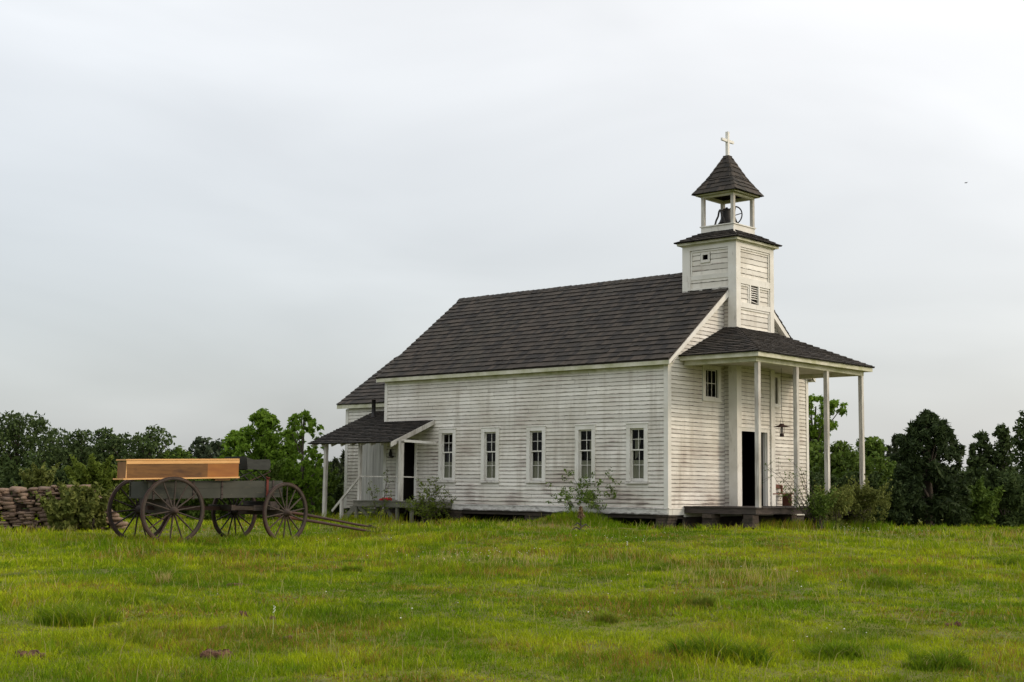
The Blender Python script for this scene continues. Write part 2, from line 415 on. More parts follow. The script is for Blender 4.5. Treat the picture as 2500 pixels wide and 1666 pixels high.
def fill(me, V, counts, idx):
    counts = np.asarray(counts, np.int32); idx = np.asarray(idx, np.int32)
    me.vertices.add(len(V)); me.vertices.foreach_set('co', np.asarray(V, np.float32).ravel())
    me.loops.add(len(idx)); me.loops.foreach_set('vertex_index', idx)
    me.polygons.add(len(counts)); st = np.concatenate([[0], np.cumsum(counts)[:-1]]).astype(np.int32)
    me.polygons.foreach_set('loop_start', st); me.polygons.foreach_set('loop_total', counts)
    me.update(calc_edges=True); me.validate()

# ================================================================== SETTING
def build_ground():
    fx = np.concatenate([np.linspace(-400, -70, 12), np.arange(-60, 40, .5), np.linspace(50, 500, 14)])
    fy = np.concatenate([np.linspace(-400, -70, 12), np.arange(-60, 50, .5), np.linspace(60, 500, 14)])
    X, Y = np.meshgrid(fx, fy, indexing='ij'); Z = gz(X, Y); nx, ny = X.shape
    V = np.stack([X, Y, Z], -1).reshape(-1, 3)
    i, j = np.meshgrid(np.arange(nx-1), np.arange(ny-1), indexing='ij'); a = (i*ny+j).ravel()
    idx = np.stack([a, a+ny, a+ny+1, a+1], -1).ravel()
    me = bpy.data.meshes.new('ground'); fill(me, V, np.full(len(a), 4), idx)
    me.polygons.foreach_set('use_smooth', np.ones(len(a), bool)); me.materials.append(M['ground'])
    o = link(bpy.data.objects.new('ground', me)); tag(o, kind='structure', label='rough green meadow rising gently to the church')
build_ground()

# ================================================================== CHURCH
W_, L_ = 7.03, 10.74            # nave width (x) and length (y)
ZE, ZR = 3.93, 6.88
church = empty('church', (W_/2, L_/2, -.42), label='old white clapboard country church with shingled roof and belfry', cat='church')

def siding(mb, frame, u0, u1, z0, z1, exp=.108, holes=(), clip=None, proud=.019, seed=0):
    """frame(u, n, z) -> point; n = outward distance from the wall plane"""
    rr = random.Random(seed); k = 0; z = z0
    while z < z1-.02:
        zt = min(z+exp, z1); a, b = u0, u1
        if clip: a, b = clip(z, a, b)
        if b-a < .03: z += exp; k += 1; continue
        cuts = [(a, b)]
        for (ha, hb, hz0, hz1) in holes:
            if zt > hz0+.005 and z < hz1-.005:
                nc = []
                for (p, q) in cuts:
                    if hb <= p or ha >= q: nc.append((p, q))
                    else:
                        if ha-p > .01: nc.append((p, ha))
                        if q-hb > .01: nc.append((hb, q))
                cuts = nc
        for (ha, hb, hz0, hz1) in holes:      # slivers of board above and below an opening
            ca, cb = max(ha, a), min(hb, b)
            if cb-ca < .02: continue
            for (s0, s1) in ((z, hz0), (hz1, zt)):
                if s1-s0 > .004 and s0 >= z-1e-6 and s1 <= zt+1e-6:
                    g = lambda q: proud*(1-(q-z)/(zt-z))+.003
                    mb.face([frame(ca, g(s0), s0), frame(cb, g(s0), s0), frame(cb, g(s1), s1), frame(ca, g(s1), s1)], .5, [(ca, .3), (cb, .3), (cb, .8), (ca, .8)])
        for (p, q) in cuts:
            x = p
            while x < q-.005:
                ln = rr.uniform(2.2, 4.6); e = min(q, x+ln)
                if q-e < .4: e = q
                r_ = rr.random(); off = rr.random()*50; tilt = rr.uniform(-.003, .003); pr = proud+rr.uniform(-.003, .004)
                n = max(1, int((e-x)/.7)); us = np.linspace(x, e, n+1); jz = [rr.uniform(-.0035, .0035) for _ in us]
                for i in range(n):
                    ua, ub = us[i], us[i+1]; g0 = .004 if i == 0 and x > p+.001 else 0
                    za, zb = z+jz[i]-tilt, z+jz[i+1]+tilt
                    mb.face([frame(ua+g0, pr, za), frame(ub, pr, zb), frame(ub, .004, zt+.012), frame(ua+g0, .004, zt+.012)], r_,
                            [(ua+off, 0), (ub+off, 0), (ub+off, 1.1), (ua+off, 1.1)])
                    mb.face([frame(ua+g0, .002, za), frame(ub, .002, zb), frame(ub, pr, zb), frame(ua+g0, pr, za)], r_,
                            [(ua+off, 0), (ub+off, 0), (ub+off, 0), (ua+off, 0)])
                x = e
        z += exp; k += 1

def wallgrid(mb, axis, plane, inner, u0, u1, z0, z1, holes):
    """solid wall with holes; axis 'x' => plane at x, u is y"""
    us = sorted({u0, u1, *[h[0] for h in holes], *[h[1] for h in holes]}); zs = sorted({z0, z1, *[h[2] for h in holes], *[h[3] for h in holes]})
    us = [u for u in us if u0 <= u <= u1]; zs = [z for z in zs if z0 <= z <= z1]
    for i in range(len(us)-1):
        for j in range(len(zs)-1):
            uc = (us[i]+us[i+1])/2; zc = (zs[j]+zs[j+1])/2
            if any(h[0] < uc < h[1] and h[2] < zc < h[3] for h in holes): continue
            if axis == 'x': mb.box((plane, us[i], zs[j]), (inner, us[i+1], zs[j+1]))
            else: mb.box((us[i], plane, zs[j]), (us[i+1], inner, zs[j+1]))

fL = lambda u, n, z: (-n, u, z)                 # long wall, outward -x
fF = lambda u, n, z: (u, -n, z)                 # front, outward -y
fRt = lambda u, n, z: (W_+n, u, z)
fB = lambda u, n, z: (u, L_+n, z)
WINY = [.97, 2.73, 4.50, 6.26, 8.00]            # window centres along the long wall
wy = .70/2; holesL = [(c-.27, c+.27, .86, 2.28) for c in WINY] + [(9.38, 10.10, .26, 2.0)]
trimL = [(c-wy, c+wy, .80, 2.385) for c in WINY] + [(9.29, 10.19, .26, 2.08)]

def wall_part(sid, inner, name='wall', label=None):
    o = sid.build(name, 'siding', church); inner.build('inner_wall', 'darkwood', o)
    if label: o['label'] = label
    return o
# left long wall
s = MB(); s2 = MB()
siding(s, fL, .11, L_-.09, .165, ZE-.03, holes=trimL, seed=1)
wallgrid(s2, 'x', .001, .10, .1, L_-.1, .0, ZE, holesL)
wl = wall_part(s, s2)
b = MB(); b.box((-.028, 0, 0), (0, L_, .15)); b.box((-.045, 0, .15), (0, L_, .172)); b.build('water_table_board', 'basebd', wl)
b = MB(); b.box((-.032, -.032, .172), (0, .105, ZE-.02)); b.box((0, -.032, .172), (.115, 0, ZE+.1)); b.build('corner_board', 'trim', wl)
b = MB(); b.box((-.032, L_-.09, .172), (0, L_+.032, ZE-.02)); b.box((0, L_, .172), (.1, L_+.032, ZE)); b.build('corner_board', 'trim', wl)
# right long wall
s = MB(); s2 = MB(); siding(s, fRt, .11, L_-.1, .165, ZE-.03, seed=2); wallgrid(s2, 'x', W_-.1, W_-.001, .1, L_-.1, 0, ZE, [])
wr = wall_part(s, s2)
b = MB(); b.box((W_, 0, 0), (W_+.028, L_, .15)); b.build('water_table_board', 'worn', wr)
b = MB(); b.box((W_, -.032, .172), (W_+.032, .1, ZE-.02)); b.box((W_-.1, -.032, .172), (W_, 0, ZE+.1)); b.build('corner_board', 'trim', wr)
# roof geometry
OV = .19; SL = (ZR-4.02)/(W_/2+OV)              # pitch
def zroof(x): return 4.02 + SL*(min(x, W_-x)+OV)
# front gable wall
TX0, TX1, TY0, TY1 = 2.632, 4.455, -.392, 1.29
FW_WIN = [(1.985, 'l'), (5.045, 'r')]
holesF = [(c-.30, c+.30, 3.14, 3.90) for c, _ in FW_WIN]
trimF = [(c-.43, c+.43, 3.03, 4.00) for c, _ in FW_WIN]+[(TX0, TX1, 0, 9)]
def clipg(z, a, b):
    if z < ZE: return a, b
    x = (z-4.02)/SL - OV + .10
    return max(a, x), min(b, W_-x)
s = MB(); s2 = MB(); siding(s, fF, .115, TX0, .165, ZR-.1, holes=trimF[:1], clip=clipg, seed=3)
wallgrid(s2, 'y', .001, .10, 0, W_, 0, 4.02, holesF+[(TX0, TX1, .2, 4.02)])
s2.face([(0, .05, 4.02), (W_, .05, 4.02), (W_/2, .05, ZR-.05)])
wf = wall_part(s, s2)
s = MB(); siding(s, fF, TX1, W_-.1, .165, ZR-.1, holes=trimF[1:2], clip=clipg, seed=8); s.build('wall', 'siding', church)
b = MB(); b.box((0, -.028, 0), (.69, 0, .15)); b.box((0, -.045, .15), (.69, 0, .172)); b.box((.69, -.02, -.05), (W_, 0, .15)); b.build('water_table_board', 'trim', wf)
# rear gable wall
s = MB(); s2 = MB(); siding(s, fB, .1, W_-.1, .165, ZR-.1, clip=clipg, seed=4); s2.box((.1, L_-.1, 0), (W_-.1, L_-.001, 4.0)); s2.face([(0, L_-.05, 4.02), (W_/2, L_-.05, ZR-.05), (W_, L_-.05, 4.02)])
wall_part(s, s2)
# floor and ceiling inside
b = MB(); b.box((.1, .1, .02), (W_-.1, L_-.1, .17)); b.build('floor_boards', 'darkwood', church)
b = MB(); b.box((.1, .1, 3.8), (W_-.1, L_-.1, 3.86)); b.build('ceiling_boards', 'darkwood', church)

# ---- shingled slopes
def slope(mb, P0, eu, ev, lu, lv, exp=.235, wmin=.10, wmax=.24, clip=None, seed=0, th=.021, nrm=None):
    """P0 eave corner, eu along eave, ev up slope; clip(v)->(u0,u1)"""
    rr = random.Random(seed); P0 = Vector(P0); eu = Vector(eu).normalized(); ev = Vector(ev).normalized(); nr = eu.cross(ev)
    if nr.z < 0: nr = -nr
    k = 0; v = 0
    while v < lv-.02:
        vt = min(v+exp*1.25, lv); a, b = (0, lu) if clip is None else clip(v)
        if b-a < .03: v += exp; continue
        u = a - rr.random()*.0
        wav = rr.random()*10
        while u < b-.005:
            wd = rr.uniform(wmin, wmax); e = min(b, u+wd)
            if b-e < .06: e = b
            r_ = rr.random(); dj = rr.uniform(-.012, .012)+.012*math.sin(u*1.3+wav); lft = th+rr.uniform(.0, .012); sk = rr.uniform(-.004, .004)
            vv = v+dj if v > 0 else v-.02+dj*.6
            g_ = .003
            A = P0+eu*(u+g_)+ev*(vv+sk); B = P0+eu*(e-g_)+ev*(vv-sk)
            if clip:
                ta, tb = clip(min(vt, lv-.001)); tu = min(max(u, ta), tb); te = max(min(e, tb), ta)
            else: tu, te = u, e
            C_ = P0+eu*te+ev*vt; D = P0+eu*tu+ev*vt
            off = rr.random()*40
            t1 = nr*(lft+.020); t0 = nr*.012; t2 = nr*.014
            mb.face([A+t1, B+t1, C_+t2, D+t2], r_, [(u+off, v), (e+off, v), (e+off, v+.3), (u+off, v+.3)])
            mb.face([A+t0, B+t0, B+t1, A+t1], 0., [(u+off, v)]*4)
            mb.face([A+t0, A+t1, D+t2], r_*.5, [(u+off, v)]*3); mb.face([B+t1, B+t0, C_+t2], r_*.5, [(u+off, v)]*3)
            u = e
        v += exp; k += 1
y0r, y1r = -.19, L_+.26
lv = math.hypot(W_/2+OV, ZR-4.02)
ev = Vector((W_/2+OV, 0, ZR-4.02)).normalized()
rf = MB()
slope(rf, (-OV, y0r, 4.02), (0, 1, 0), ev, y1r-y0r, lv, seed=5)
slope(rf, (W_+OV, y0r, 4.02), (0, 1, 0), Vector((-ev.x, 0, ev.z)), y1r-y0r, lv, seed=6)
# ridge shingles
yy = y0r
while yy < y1r:
    e = min(yy+.22, y1r); dz = random.uniform(0, .012)
    for sx in (-1, 1):
        rf.face([(W_/2, yy, ZR+.055+dz), (W_/2, e+.05, ZR+.04+dz), (W_/2+sx*.13, e+.05, ZR+.04-.13*SL), (W_/2+sx*.13, yy, ZR+.055-.13*SL)], random.random(), [(0, 0), (.2, 0), (.2, .2), (0, .2)])
    rf.face([(W_/2-.13, yy, ZR+.055-.13*SL), (W_/2, yy, ZR+.055+dz), (W_/2, yy, ZR+.02)], 0.)
    yy += .22
roof = rf.build('roof', 'shingle', church)
b = MB()
for sx in (0, 1):
    X = (lambda x: x) if sx == 0 else (lambda x: W_-x)
    p = [(X(-OV), y0r+.02, 4.02-.03), (X(-OV), y1r-.02, 4.02-.03), (X(W_/2), y1r-.02, ZR-.03), (X(W_/2), y0r+.02, ZR-.03)]
    b.hexa(p+[(q[0], q[1], q[2]+.035) for q in p])
b.build('roof_sheathing', 'deck', roof)
for sx in (0, 1):
    X = (lambda x: x) if sx == 0 else (lambda x: W_-x)
    b = MB(); b.box((X(-OV), y0r+.02, 3.885), (X(-OV+.022), y1r-.02, 3.99)); b.box((X(-OV+.03), y0r+.03, 3.90), (X(.0), y1r-.03, 3.915)); b.box((X(-.004), .1, 3.80), (X(-.03), L_-.1, 3.895)); b.build('eave_fascia', 'moss', roof)
# rake boards on front and rear
for yv, sg in ((y0r, -1), (y1r, 1)):
    for sx in (0, 1):
        X = (lambda x: x) if sx == 0 else (lambda x: W_-x)
        b = MB(); xe = W_/2 if yv > 0 else 3.0
        za, zb = 4.02-.035, 4.02+SL*(xe+OV)-.035; h = .20
        q = [(X(-OV), za-.11), (X(xe), zb-h), (X(xe), zb), (X(-OV), za)]
        y2 = yv-.022*sg
        b.hexa([(a, yv, c) for a, c in q]+[(a, y2, c) for a, c in q])
        # soffit beneath the rake overhang
        b.hexa([(X(-.0), y2, 3.95+.0), (X(xe), y2, zb-.10), (X(xe), 0 if sg < 0 else L_, zb-.10), (X(-.0), 0 if sg < 0 else L_, 3.95),
                (X(-.0), y2, 3.97), (X(xe), y2, zb-.08), (X(xe), 0 if sg < 0 else L_, zb-.08), (X(-.0), 0 if sg < 0 else L_, 3.97)])
        b.build('rake_board', 'trim', roof)

# ---- side windows
def side_window(c, idx):
    fr = MB(); w = .35; z0, z1 = .80, 2.385; p = -.045
    fr.box((p, c-w, z0+.06), (.0, c-w+.12, z1-.13)); fr.box((p, c+w-.12, z0+.06), (.0, c+w, z1-.13)); fr.box((p-.003, c-w, z1-.13), (.0, c+w, z1-.012)); fr.box((p-.018, c-w-.008, z1-.012), (.0, c+w+.008, z1+.008))
    # reveal
    fr.box((.001, c-.27, .86), (.095, c-.235, 2.265)); fr.box((.001, c+.235, .86), (.095, c+.27, 2.265)); fr.box((.001, c-.235, 2.245), (.095, c+.235, 2.28))
    win = fr.build('window', 'trim', church)
    sl_ = MB(); sl_.box((p-.03, c-w-.02, z0), (.095, c+w+.02, z0+.058)); sl_.build('sill', 'worn', win)
    for (za, zb, xx) in ((1.67, 2.245, .03), (.862, 1.70, .062)):
        sb = MB(); t = .028; bt = .05 if za > 1 else .06
        sb.box((xx, c-.235, za), (xx+.028, c-.235+t, zb)); sb.box((xx, c+.235-t, za), (xx+.028, c+.235, zb))
        sb.box((xx-.001, c-.235+t, zb-.03), (xx+.029, c+.235-t, zb)); sb.box((xx-.001, c-.235+t, za), (xx+.029, c+.235-t, za+(.035 if za > 1 else .075)))
        sb.box((xx+.004, c-.007, za+.03), (xx+.024, c+.007, zb-.03))
        zm = (za+zb)/2+.01; sb.box((xx+.003, c-.207, zm-.007), (xx+.025, c+.207, zm+.007))
        sb.build('sash', 'trim', win)
        g_ = MB(); g_.face([(xx+.012, c-.21, za+.03), (xx+.012, c+.21, za+.03), (xx+.012, c+.21, zb-.02), (xx+.012, c-.21, zb-.02)]); g_.build('pane', GL, win)
    cu = MB(); n = 36; y0, y1 = c-.225, c+.225; zt = 1.42 - (.004*idx)
    for i in range(n):
        a = y0+(y1-y0)*i/n; b_ = y0+(y1-y0)*(i+1)/n; rr = random.Random(idx*3)
        ph = idx*1.7
        fa = .012*math.sin(a*95+ph)+.008*math.sin(a*41+ph); fb = .012*math.sin(b_*95+ph)+.008*math.sin(b_*41+ph)
        cu.face([(.115+fa, a, .88), (.115+fb, b_, .88), (.112+fb*.6, b_, zt), (.112+fa*.6, a, zt)])
    cu.build('curtain', 'curtain', win)
    if idx in (0, 1, 3):
        # torn upper curtain hanging askew
        cu = MB(); sgn = 1 if idx == 0 else -1
        pts = {0: [(c+.2, 2.0), (c-.0, 2.02), (c+.06, 1.72), (c+.12, 1.5), (c+.2, 1.44)], 1: [(c-.02, 1.98), (c-.12, 1.98), (c-.1, 1.5), (c-.02, 1.45)], 3: [(c-.02, 2.0), (c-.11, 1.98), (c-.11, 1.82), (c-.04, 1.74)]}[idx]
        cu.face([(.15, a, z) for a, z in pts]); cu.build('torn_curtain', 'curtain', win)
    return win
# clear glass: mostly transparent with a faint reflection
mg = bpy.data.materials.new('clear_pane'); mg.use_nodes = True; t = mg.node_tree; t.nodes.clear()
o_ = t.nodes.new('ShaderNodeOutputMaterial'); tr = t.nodes.new('ShaderNodeBsdfTransparent'); gl = t.nodes.new('ShaderNodeBsdfGlossy'); fr_ = t.nodes.new('ShaderNodeFresnel'); mx = t.nodes.new('ShaderNodeMixShader')
tr.inputs[0].default_value = (.62, .64, .60, 1); gl.inputs['Roughness'].default_value = .08; gl.inputs[0].default_value = (.22, .22, .22, 1); fr_.inputs[0].default_value = 1.35
t.links.new(fr_.outputs[0], mx.inputs[0]); t.links.new(tr.outputs[0], mx.inputs[1]); t.links.new(gl.outputs[0], mx.inputs[2]); t.links.new(mx.outputs[0], o_.inputs[0])
GL = mg
for i, c in enumerate(WINY): side_window(c, i)

# ---- front windows
for c, k in FW_WIN:
    fr = MB(); z0, z1 = 3.03, 4.0
    fr.box((c-.43, -.045, z0+.05), (c-.30, 0, z1)); fr.box((c+.30, -.045, z0+.05), (c+.43, 0, z1)); fr.box((c-.30, -.043, 3.90), (c+.30, 0, z1)); fr.box((c-.45, -.065, z0), (c+.45, 0, z0+.05)); fr.box((c-.30, -.043, z0+.05), (c+.30, 0, 3.14))
    win = fr.build('window', 'trim', church)
    sb = MB(); sb.box((c-.3, .03, 3.14), (c-.27, .05, 3.9)); sb.box((c+.27, .03, 3.14), (c+.3, .05, 3.9)); sb.box((c-.27, .03, 3.87), (c+.27, .05, 3.9)); sb.box((c-.27, .03, 3.14), (c+.27, .05, 3.17))
    for d in (-.09, .09): sb.box((c+d-.009, .033, 3.17), (c+d+.009, .047, 3.87))
    sb.box((c-.27, .032, 3.52), (c+.27, .048, 3.538)); sb.build('sash', 'trim', win)
    g_ = MB(); g_.face([(c-.28, .04, 3.15), (c+.28, .04, 3.15), (c+.28, .04, 3.89), (c-.28, .04, 3.89)]); g_.build('pane', GL, win)

# ---- back door in the long wall
b = MB(); b.box((-.04, 9.29, .26), (0, 9.38, 2.08)); b.box((-.04, 10.10, .26), (0, 10.19, 2.08)); b.box((-.043, 9.38, 2.0), (0, 10.10, 2.08)); dr = b.build('side_door', 'trim', church)
b = MB(); b.beam((.12, 10.14, .28+.84), (.72, 10.20, .28+.84), .035, 1.68); b.build('door_leaf', 'darkwood', dr)
b = MB(); b.box((-.02, 9.38, .225), (.1, 10.10, .26)); b.build('threshold', 'olddeck', dr)

# ---- tower
tw = MB(); e_ = .0
def tower():
    fTL = lambda u, n, z: (TX0-n, u, z); fTF = lambda u, n, z: (u, TY0-n, z); fTR = lambda u, n, z: (TX1+n, u, z); fTB = lambda u, n, z: (u, TY1+n, z)
    zt = 7.47
    s = MB(); s2 = MB()
    siding(s, fTF, TX0+.1, TX1-.1, .2, 4.15, exp=.108, holes=[(2.70, 4.20+.02, 0, 2.36)], seed=10)
    siding(s, fTL, TY0+.2, 0, .2, 6.2, exp=.108, seed=11)
    siding(s, fTR, TY0+.1, 0, .2, 6.2, exp=.108, seed=12)
    siding(s, fTF, TX0+.16, TX1-.14, 5.03, 5.70, exp=.150, proud=.014, seed=13)
    siding(s, fTF, TX0+.16, 3.31, 5.78, 6.33, exp=.135, proud=.014, seed=14); siding(s, fTF, 3.73, TX1-.14, 5.78, 6.33, exp=.135, proud=.014, seed=15)
    siding(s, fTF, TX0+.16, TX1-.14, 6.46, 7.42, exp=.150, proud=.014, seed=16)
    siding(s, fTL, TY0+.22, TY1-.2, 6.60, 7.42, exp=.148, proud=.014, holes=[(.42, .76, 6.98, 7.25)], seed=17)
    siding(s, fTL, TY0+.22, TY1-.2, 6.24, 6.60, exp=.17, proud=.016, seed=27)
    siding(s, fTR, TY0+.2, TY1-.2, 5.2, 7.42, exp=.148, proud=.014, seed=18); siding(s, fTB, TX0+.2, TX1-.2, 5.9, 7.42, exp=.148, proud=.014, seed=19)
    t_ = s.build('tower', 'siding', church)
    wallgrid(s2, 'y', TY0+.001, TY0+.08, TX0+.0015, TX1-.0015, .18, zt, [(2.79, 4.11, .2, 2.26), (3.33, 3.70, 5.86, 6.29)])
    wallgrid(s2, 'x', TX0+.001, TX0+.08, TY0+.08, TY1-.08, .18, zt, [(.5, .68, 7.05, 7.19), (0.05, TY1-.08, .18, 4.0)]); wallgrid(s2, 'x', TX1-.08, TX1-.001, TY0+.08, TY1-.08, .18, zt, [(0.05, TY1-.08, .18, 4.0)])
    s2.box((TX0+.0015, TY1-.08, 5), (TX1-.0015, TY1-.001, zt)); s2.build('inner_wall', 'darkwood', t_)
    # corner boards
    b = MB(); p = .056
    b.box((TX0-p, TY0-p, .2), (TX0, TY0+.215, zt)); b.box((TX0, TY0-p, .2), (TX0+.165, TY0, zt)); b.build('corner_board', 'trim', t_)
    b = MB(); b.box((TX1-.145, TY0-p, .2), (TX1, TY0, zt)); b.box((TX1, TY0-p, .2), (TX1+p, TY0+.16, zt)); b.build('corner_board', 'trim', t_)
    b = MB(); b.box((TX0-p, TY1-.2, 6.17), (TX0, TY1+p, zt)); b.box((TX0, TY1, 5.8), (TX0+.2, TY1+p, zt)); b.build('corner_board', 'trim', t_)
    b = MB(); b.box((TX1, TY1-.2, 5.8), (TX1+p, TY1+p, zt)); b.box((TX1-.2, TY1, 5.8), (TX1, TY1+p, zt)); b.build('corner_board', 'trim', t_)
    # rails between the panels
    b = MB(); q = .052
    for za, zb in ((5.0, 5.10), (5.66, 5.80), (6.32, 6.50), (7.34, zt)): b.box((TX0+.165, TY0-q, za), (TX1-.145, TY0, zb))
    for (xa, xb, za, zb) in ((TX0+.165, TX1-.145, 5.10, 5.66), (TX0+.165, 3.27, 5.80, 6.32), (3.77, TX1-.145, 5.80, 6.32), (TX0+.165, TX1-.145, 6.50, 7.34)):
        m = .058; o = .036; gv = .017
        b.box((xa+.001, TY0-o, zb-m), (xb-gv, TY0, zb-gv)); b.box((xb-m, TY0-o, za), (xb-gv, TY0, zb-m))
    b.box((3.27, TY0-q, 5.80), (3.325, TY0, 6.32)); b.box((3.71, TY0-q, 5.80), (3.77, TY0, 6.32))
    b.box((TX0-q, TY0+.215, 6.17), (TX0, TY1-.2, 6.25)); b.box((TX0-q, TY0+.215, 7.34), (TX0, TY1-.2, zt)); b.box((TX0-.026, TY0+.215, 6.50), (TX0, TY1-.2, 6.63))
    b.box((TX0-.034, TY1-.258, 6.63), (TX0, TY1-.217, 7.29)); b.box((TX0-.034, TY0+.215, 7.285), (TX0, TY1-.258, 7.325))
    b.build('panel_rail', 'trim', t_)
    # louvred vent
    b = MB()
    for k in range(7):
        z = 5.90+k*.062; yb = TY0+.0
        tl = (0 if k else .05)
        b.beam((3.325, yb-.0, z+.0), (3.71, yb, z+.0-tl), .055, .010, up=(0, -.62, .78))
    b.build('louvre_vent', 'trim', t_)
    b = MB(); z0, z1, ya, yb = 6.99, 7.25, .44, .74
    b.box((TX0-.03, ya, z0), (TX0, ya+.06, z1)); b.box((TX0-.03, yb-.06, z0), (TX0, yb, z1)); b.box((TX0-.032, ya+.06, z0), (TX0, yb-.06, z0+.06)); b.box((TX0-.032, ya+.06, z1-.06), (TX0, yb-.06, z1))
    b.box((TX0-.045, ya-.01, z0-.02), (TX0, yb+.01, z0)); b.build('tower_window_frame', 'trim', t_)
    # cornice and skirt roof
    cx, cy = (TX0+TX1)/2, (TY0+TY1)/2; hx, hy = (TX1-TX0)/2+.185, (TY1-TY0)/2+.185
    b = MB()
    b.box((cx-hx+.10, cy-hy+.10, zt), (cx+hx-.10, cy+hy-.10, zt+.04)); b.box((cx-hx+.02, cy-hy+.02, zt+.03), (cx+hx-.02, cy+hy-.02, zt+.095)); b.build('cornice', 'moss', t_)
    sk = MB(); hb = .56; zu = 7.86; z0 = zt+.10
    for d in range(4):
        if d % 2 == 0:
            h1, h2 = hy, hx
        else: h1, h2 = hx, hy
        # side facing direction
        dirs = [(-1, 0), (0, -1), (1, 0), (0, 1)][d]; run = (hx if d % 2 == 0 else hy)-hb
        al = Vector((-dirs[1], dirs[0], 0)); hl = hy if d % 2 == 0 else hx; ho = hx if d % 2 == 0 else hy
        P0 = Vector((cx, cy, z0)) + Vector((dirs[0], dirs[1], 0))*(ho+.03) - al*(hl+.03)
        evv = Vector((-dirs[0]*run, -dirs[1]*run, zu-z0)); LV = evv.length; hk = hl+.03
        slope(sk, P0, al, evv, 2*hk, LV, exp=.14, wmin=.1, wmax=.2, clip=lambda v, LV=LV, hk=hk: ((hk-hb)*v/LV, 2*hk-(hk-hb)*v/LV), seed=30+d)
    sk.build('skirt_roof', 'shingle', t_)
    # hip caps
    # door
    b = MB(); b.box((2.69, TY0-.05, .2), (2.79, TY0, 2.36)); b.box((4.11, TY0-.05, .2), (4.215, TY0, 2.36)); b.box((2.79, TY0-.047, 2.26), (4.11, TY0, 2.36)); b.box((2.67, TY0-.065, 2.36), (4.235, TY0, 2.385))
    b.box((2.79, TY0+.001, .2), (2.82, TY0+.09, 2.26)); b.box((4.08, TY0+.001, .2), (4.11, TY0+.09, 2.26))
    d = b.build('front_door', 'trim', t_)
    b = MB(); b.tube([(3.05, TY0+.5, 1.1), (3.05, TY0+.44, 1.1)], .03); b.beam((2.84, TY0+.10, 1.22), (2.9, TY0+.75, 1.22), .04, 2.0); b.build('door_leaf', 'darkwood', d)
    return t_, cx, cy
tower_o, cx, cy = tower()

# ---- belfry
hb = .545
b = MB(); b.box((cx-hb, cy-hb, 7.78), (cx+hb, cy+hb, 8.055)); b.box((cx-hb-.03, cy-hb-.03, 8.055), (cx+hb+.03, cy+hb+.03, 8.085)); belf = b.build('belfry', 'trim', church)
for sx, sy in ((-1, -1), (1, -1), (1, 1), (-1, 1)):
    b = MB(); px, py = cx+sx*(hb-.05), cy+sy*(hb-.05); b.box((px-.048, py-.048, 8.085), (px+.048, py+.048, 8.96)); b.build('belfry_post', 'post', belf)
b = MB(); hr = .655
for sx in (-1, 1): b.box((cx+sx*(hb-.10), cy-hb, 8.90), (cx+sx*(hb), cy+hb, 8.985)); b.box((cx-hb+.1, cy+sx*(hb-.10), 8.90), (cx+hb-.1, cy+sx*hb, 8.985))
for sx in (-1, 1): b.box((cx+sx*(hr-.02), cy-hr, 8.955), (cx+sx*hr, cy+hr, 9.02)); b.box((cx-hr+.02, cy+sx*(hr-.02), 8.955), (cx+hr-.02, cy+sx*hr, 9.02))
b.build('belfry_fascia', 'moss', belf)
b = MB()
apex = 10.14; HR = hr+.045
ring = [(HR, 8.985), (.40, 9.46), (.075, 10.10)]
for i in range(2):
    a, za = ring[i]; c, zc = ring[i+1]
    P = [[(cx-a, cy-a, za), (cx+a, cy-a, za), (cx+a, cy+a, za), (cx-a, cy+a, za)], [(cx-c, cy-c, zc), (cx+c, cy-c, zc), (cx+c, cy+c, zc), (cx-c, cy+c, zc)]]
    for k in range(4): b.face([P[0][k], P[0][(k+1) % 4], P[1][(k+1) % 4], P[1][k]])
b.build('spire_lining', 'darkwood', belf)
sp_ = MB()
for d in range(4):
    dirs = [(-1, 0), (0, -1), (1, 0), (0, 1)][d]; al = Vector((-dirs[1], dirs[0], 0)); D = Vector((dirs[0], dirs[1], 0))
    for (h0, za, h1, zc) in ((HR+.02, 9.0, .40, 9.47), (.40, 9.47, .075, 10.12)):
        P0 = Vector((cx, cy, za))+D*h0-al*h0; evv = -D*(h0-h1)+Vector((0, 0, zc-za)); LV = evv.length
        slope(sp_, P0, al, evv, 2*h0, LV, exp=.158, wmin=.13, wmax=.26, clip=lambda v, LV=LV, h0=h0, h1=h1: ((h0-h1)*v/LV, 2*h0-(h0-h1)*v/LV), seed=40+d, th=.012)
    # hip caps
for sx, sy in ((-1, -1), (1, -1), (1, 1), (-1, 1)):
    pts = [(HR+.02, 9.0), (.55, 9.225), (.40, 9.47), (.30, 9.66), (.2, 9.86), (.075, 10.12)]
    pts = []
    n = 8
    for i in range(n+1):
        t = i/n
        h = np.interp(t, [0, .42, 1], [HR+.03, .41, .075]); z = np.interp(t, [0, .42, 1], [8.99, 9.47, 10.12]); pts.append((float(h), float(z)))
    for i in range(n):
        (a, za), (c, zc) = pts[i], pts[i+1]; k = .085; r_ = random.random(); lf = .045; lf2 = .028
        A = Vector((cx+sx*a, cy+sy*a, za+lf)); B = Vector((cx+sx*c, cy+sy*c, zc+lf2))
        for (ox, oy) in ((-sx*k, 0), (0, -sy*k)):
            q = Vector((ox, oy, 0)); o2 = Vector((sx*.018 if oy else 0, sy*.018 if ox else 0, 0))
            sp_.face([A, A+q+o2-Vector((0, 0, lf*.3)), B+q+o2-Vector((0, 0, lf2*.3)), B], r_, [(0, 0), (.1, 0), (.1, .2), (0, .2)])
        sp_.face([A, A+Vector((-sx*k, 0, -.03)), A-Vector((0, 0, .04)), A+Vector((0, -sy*k, -.03))], 0.)
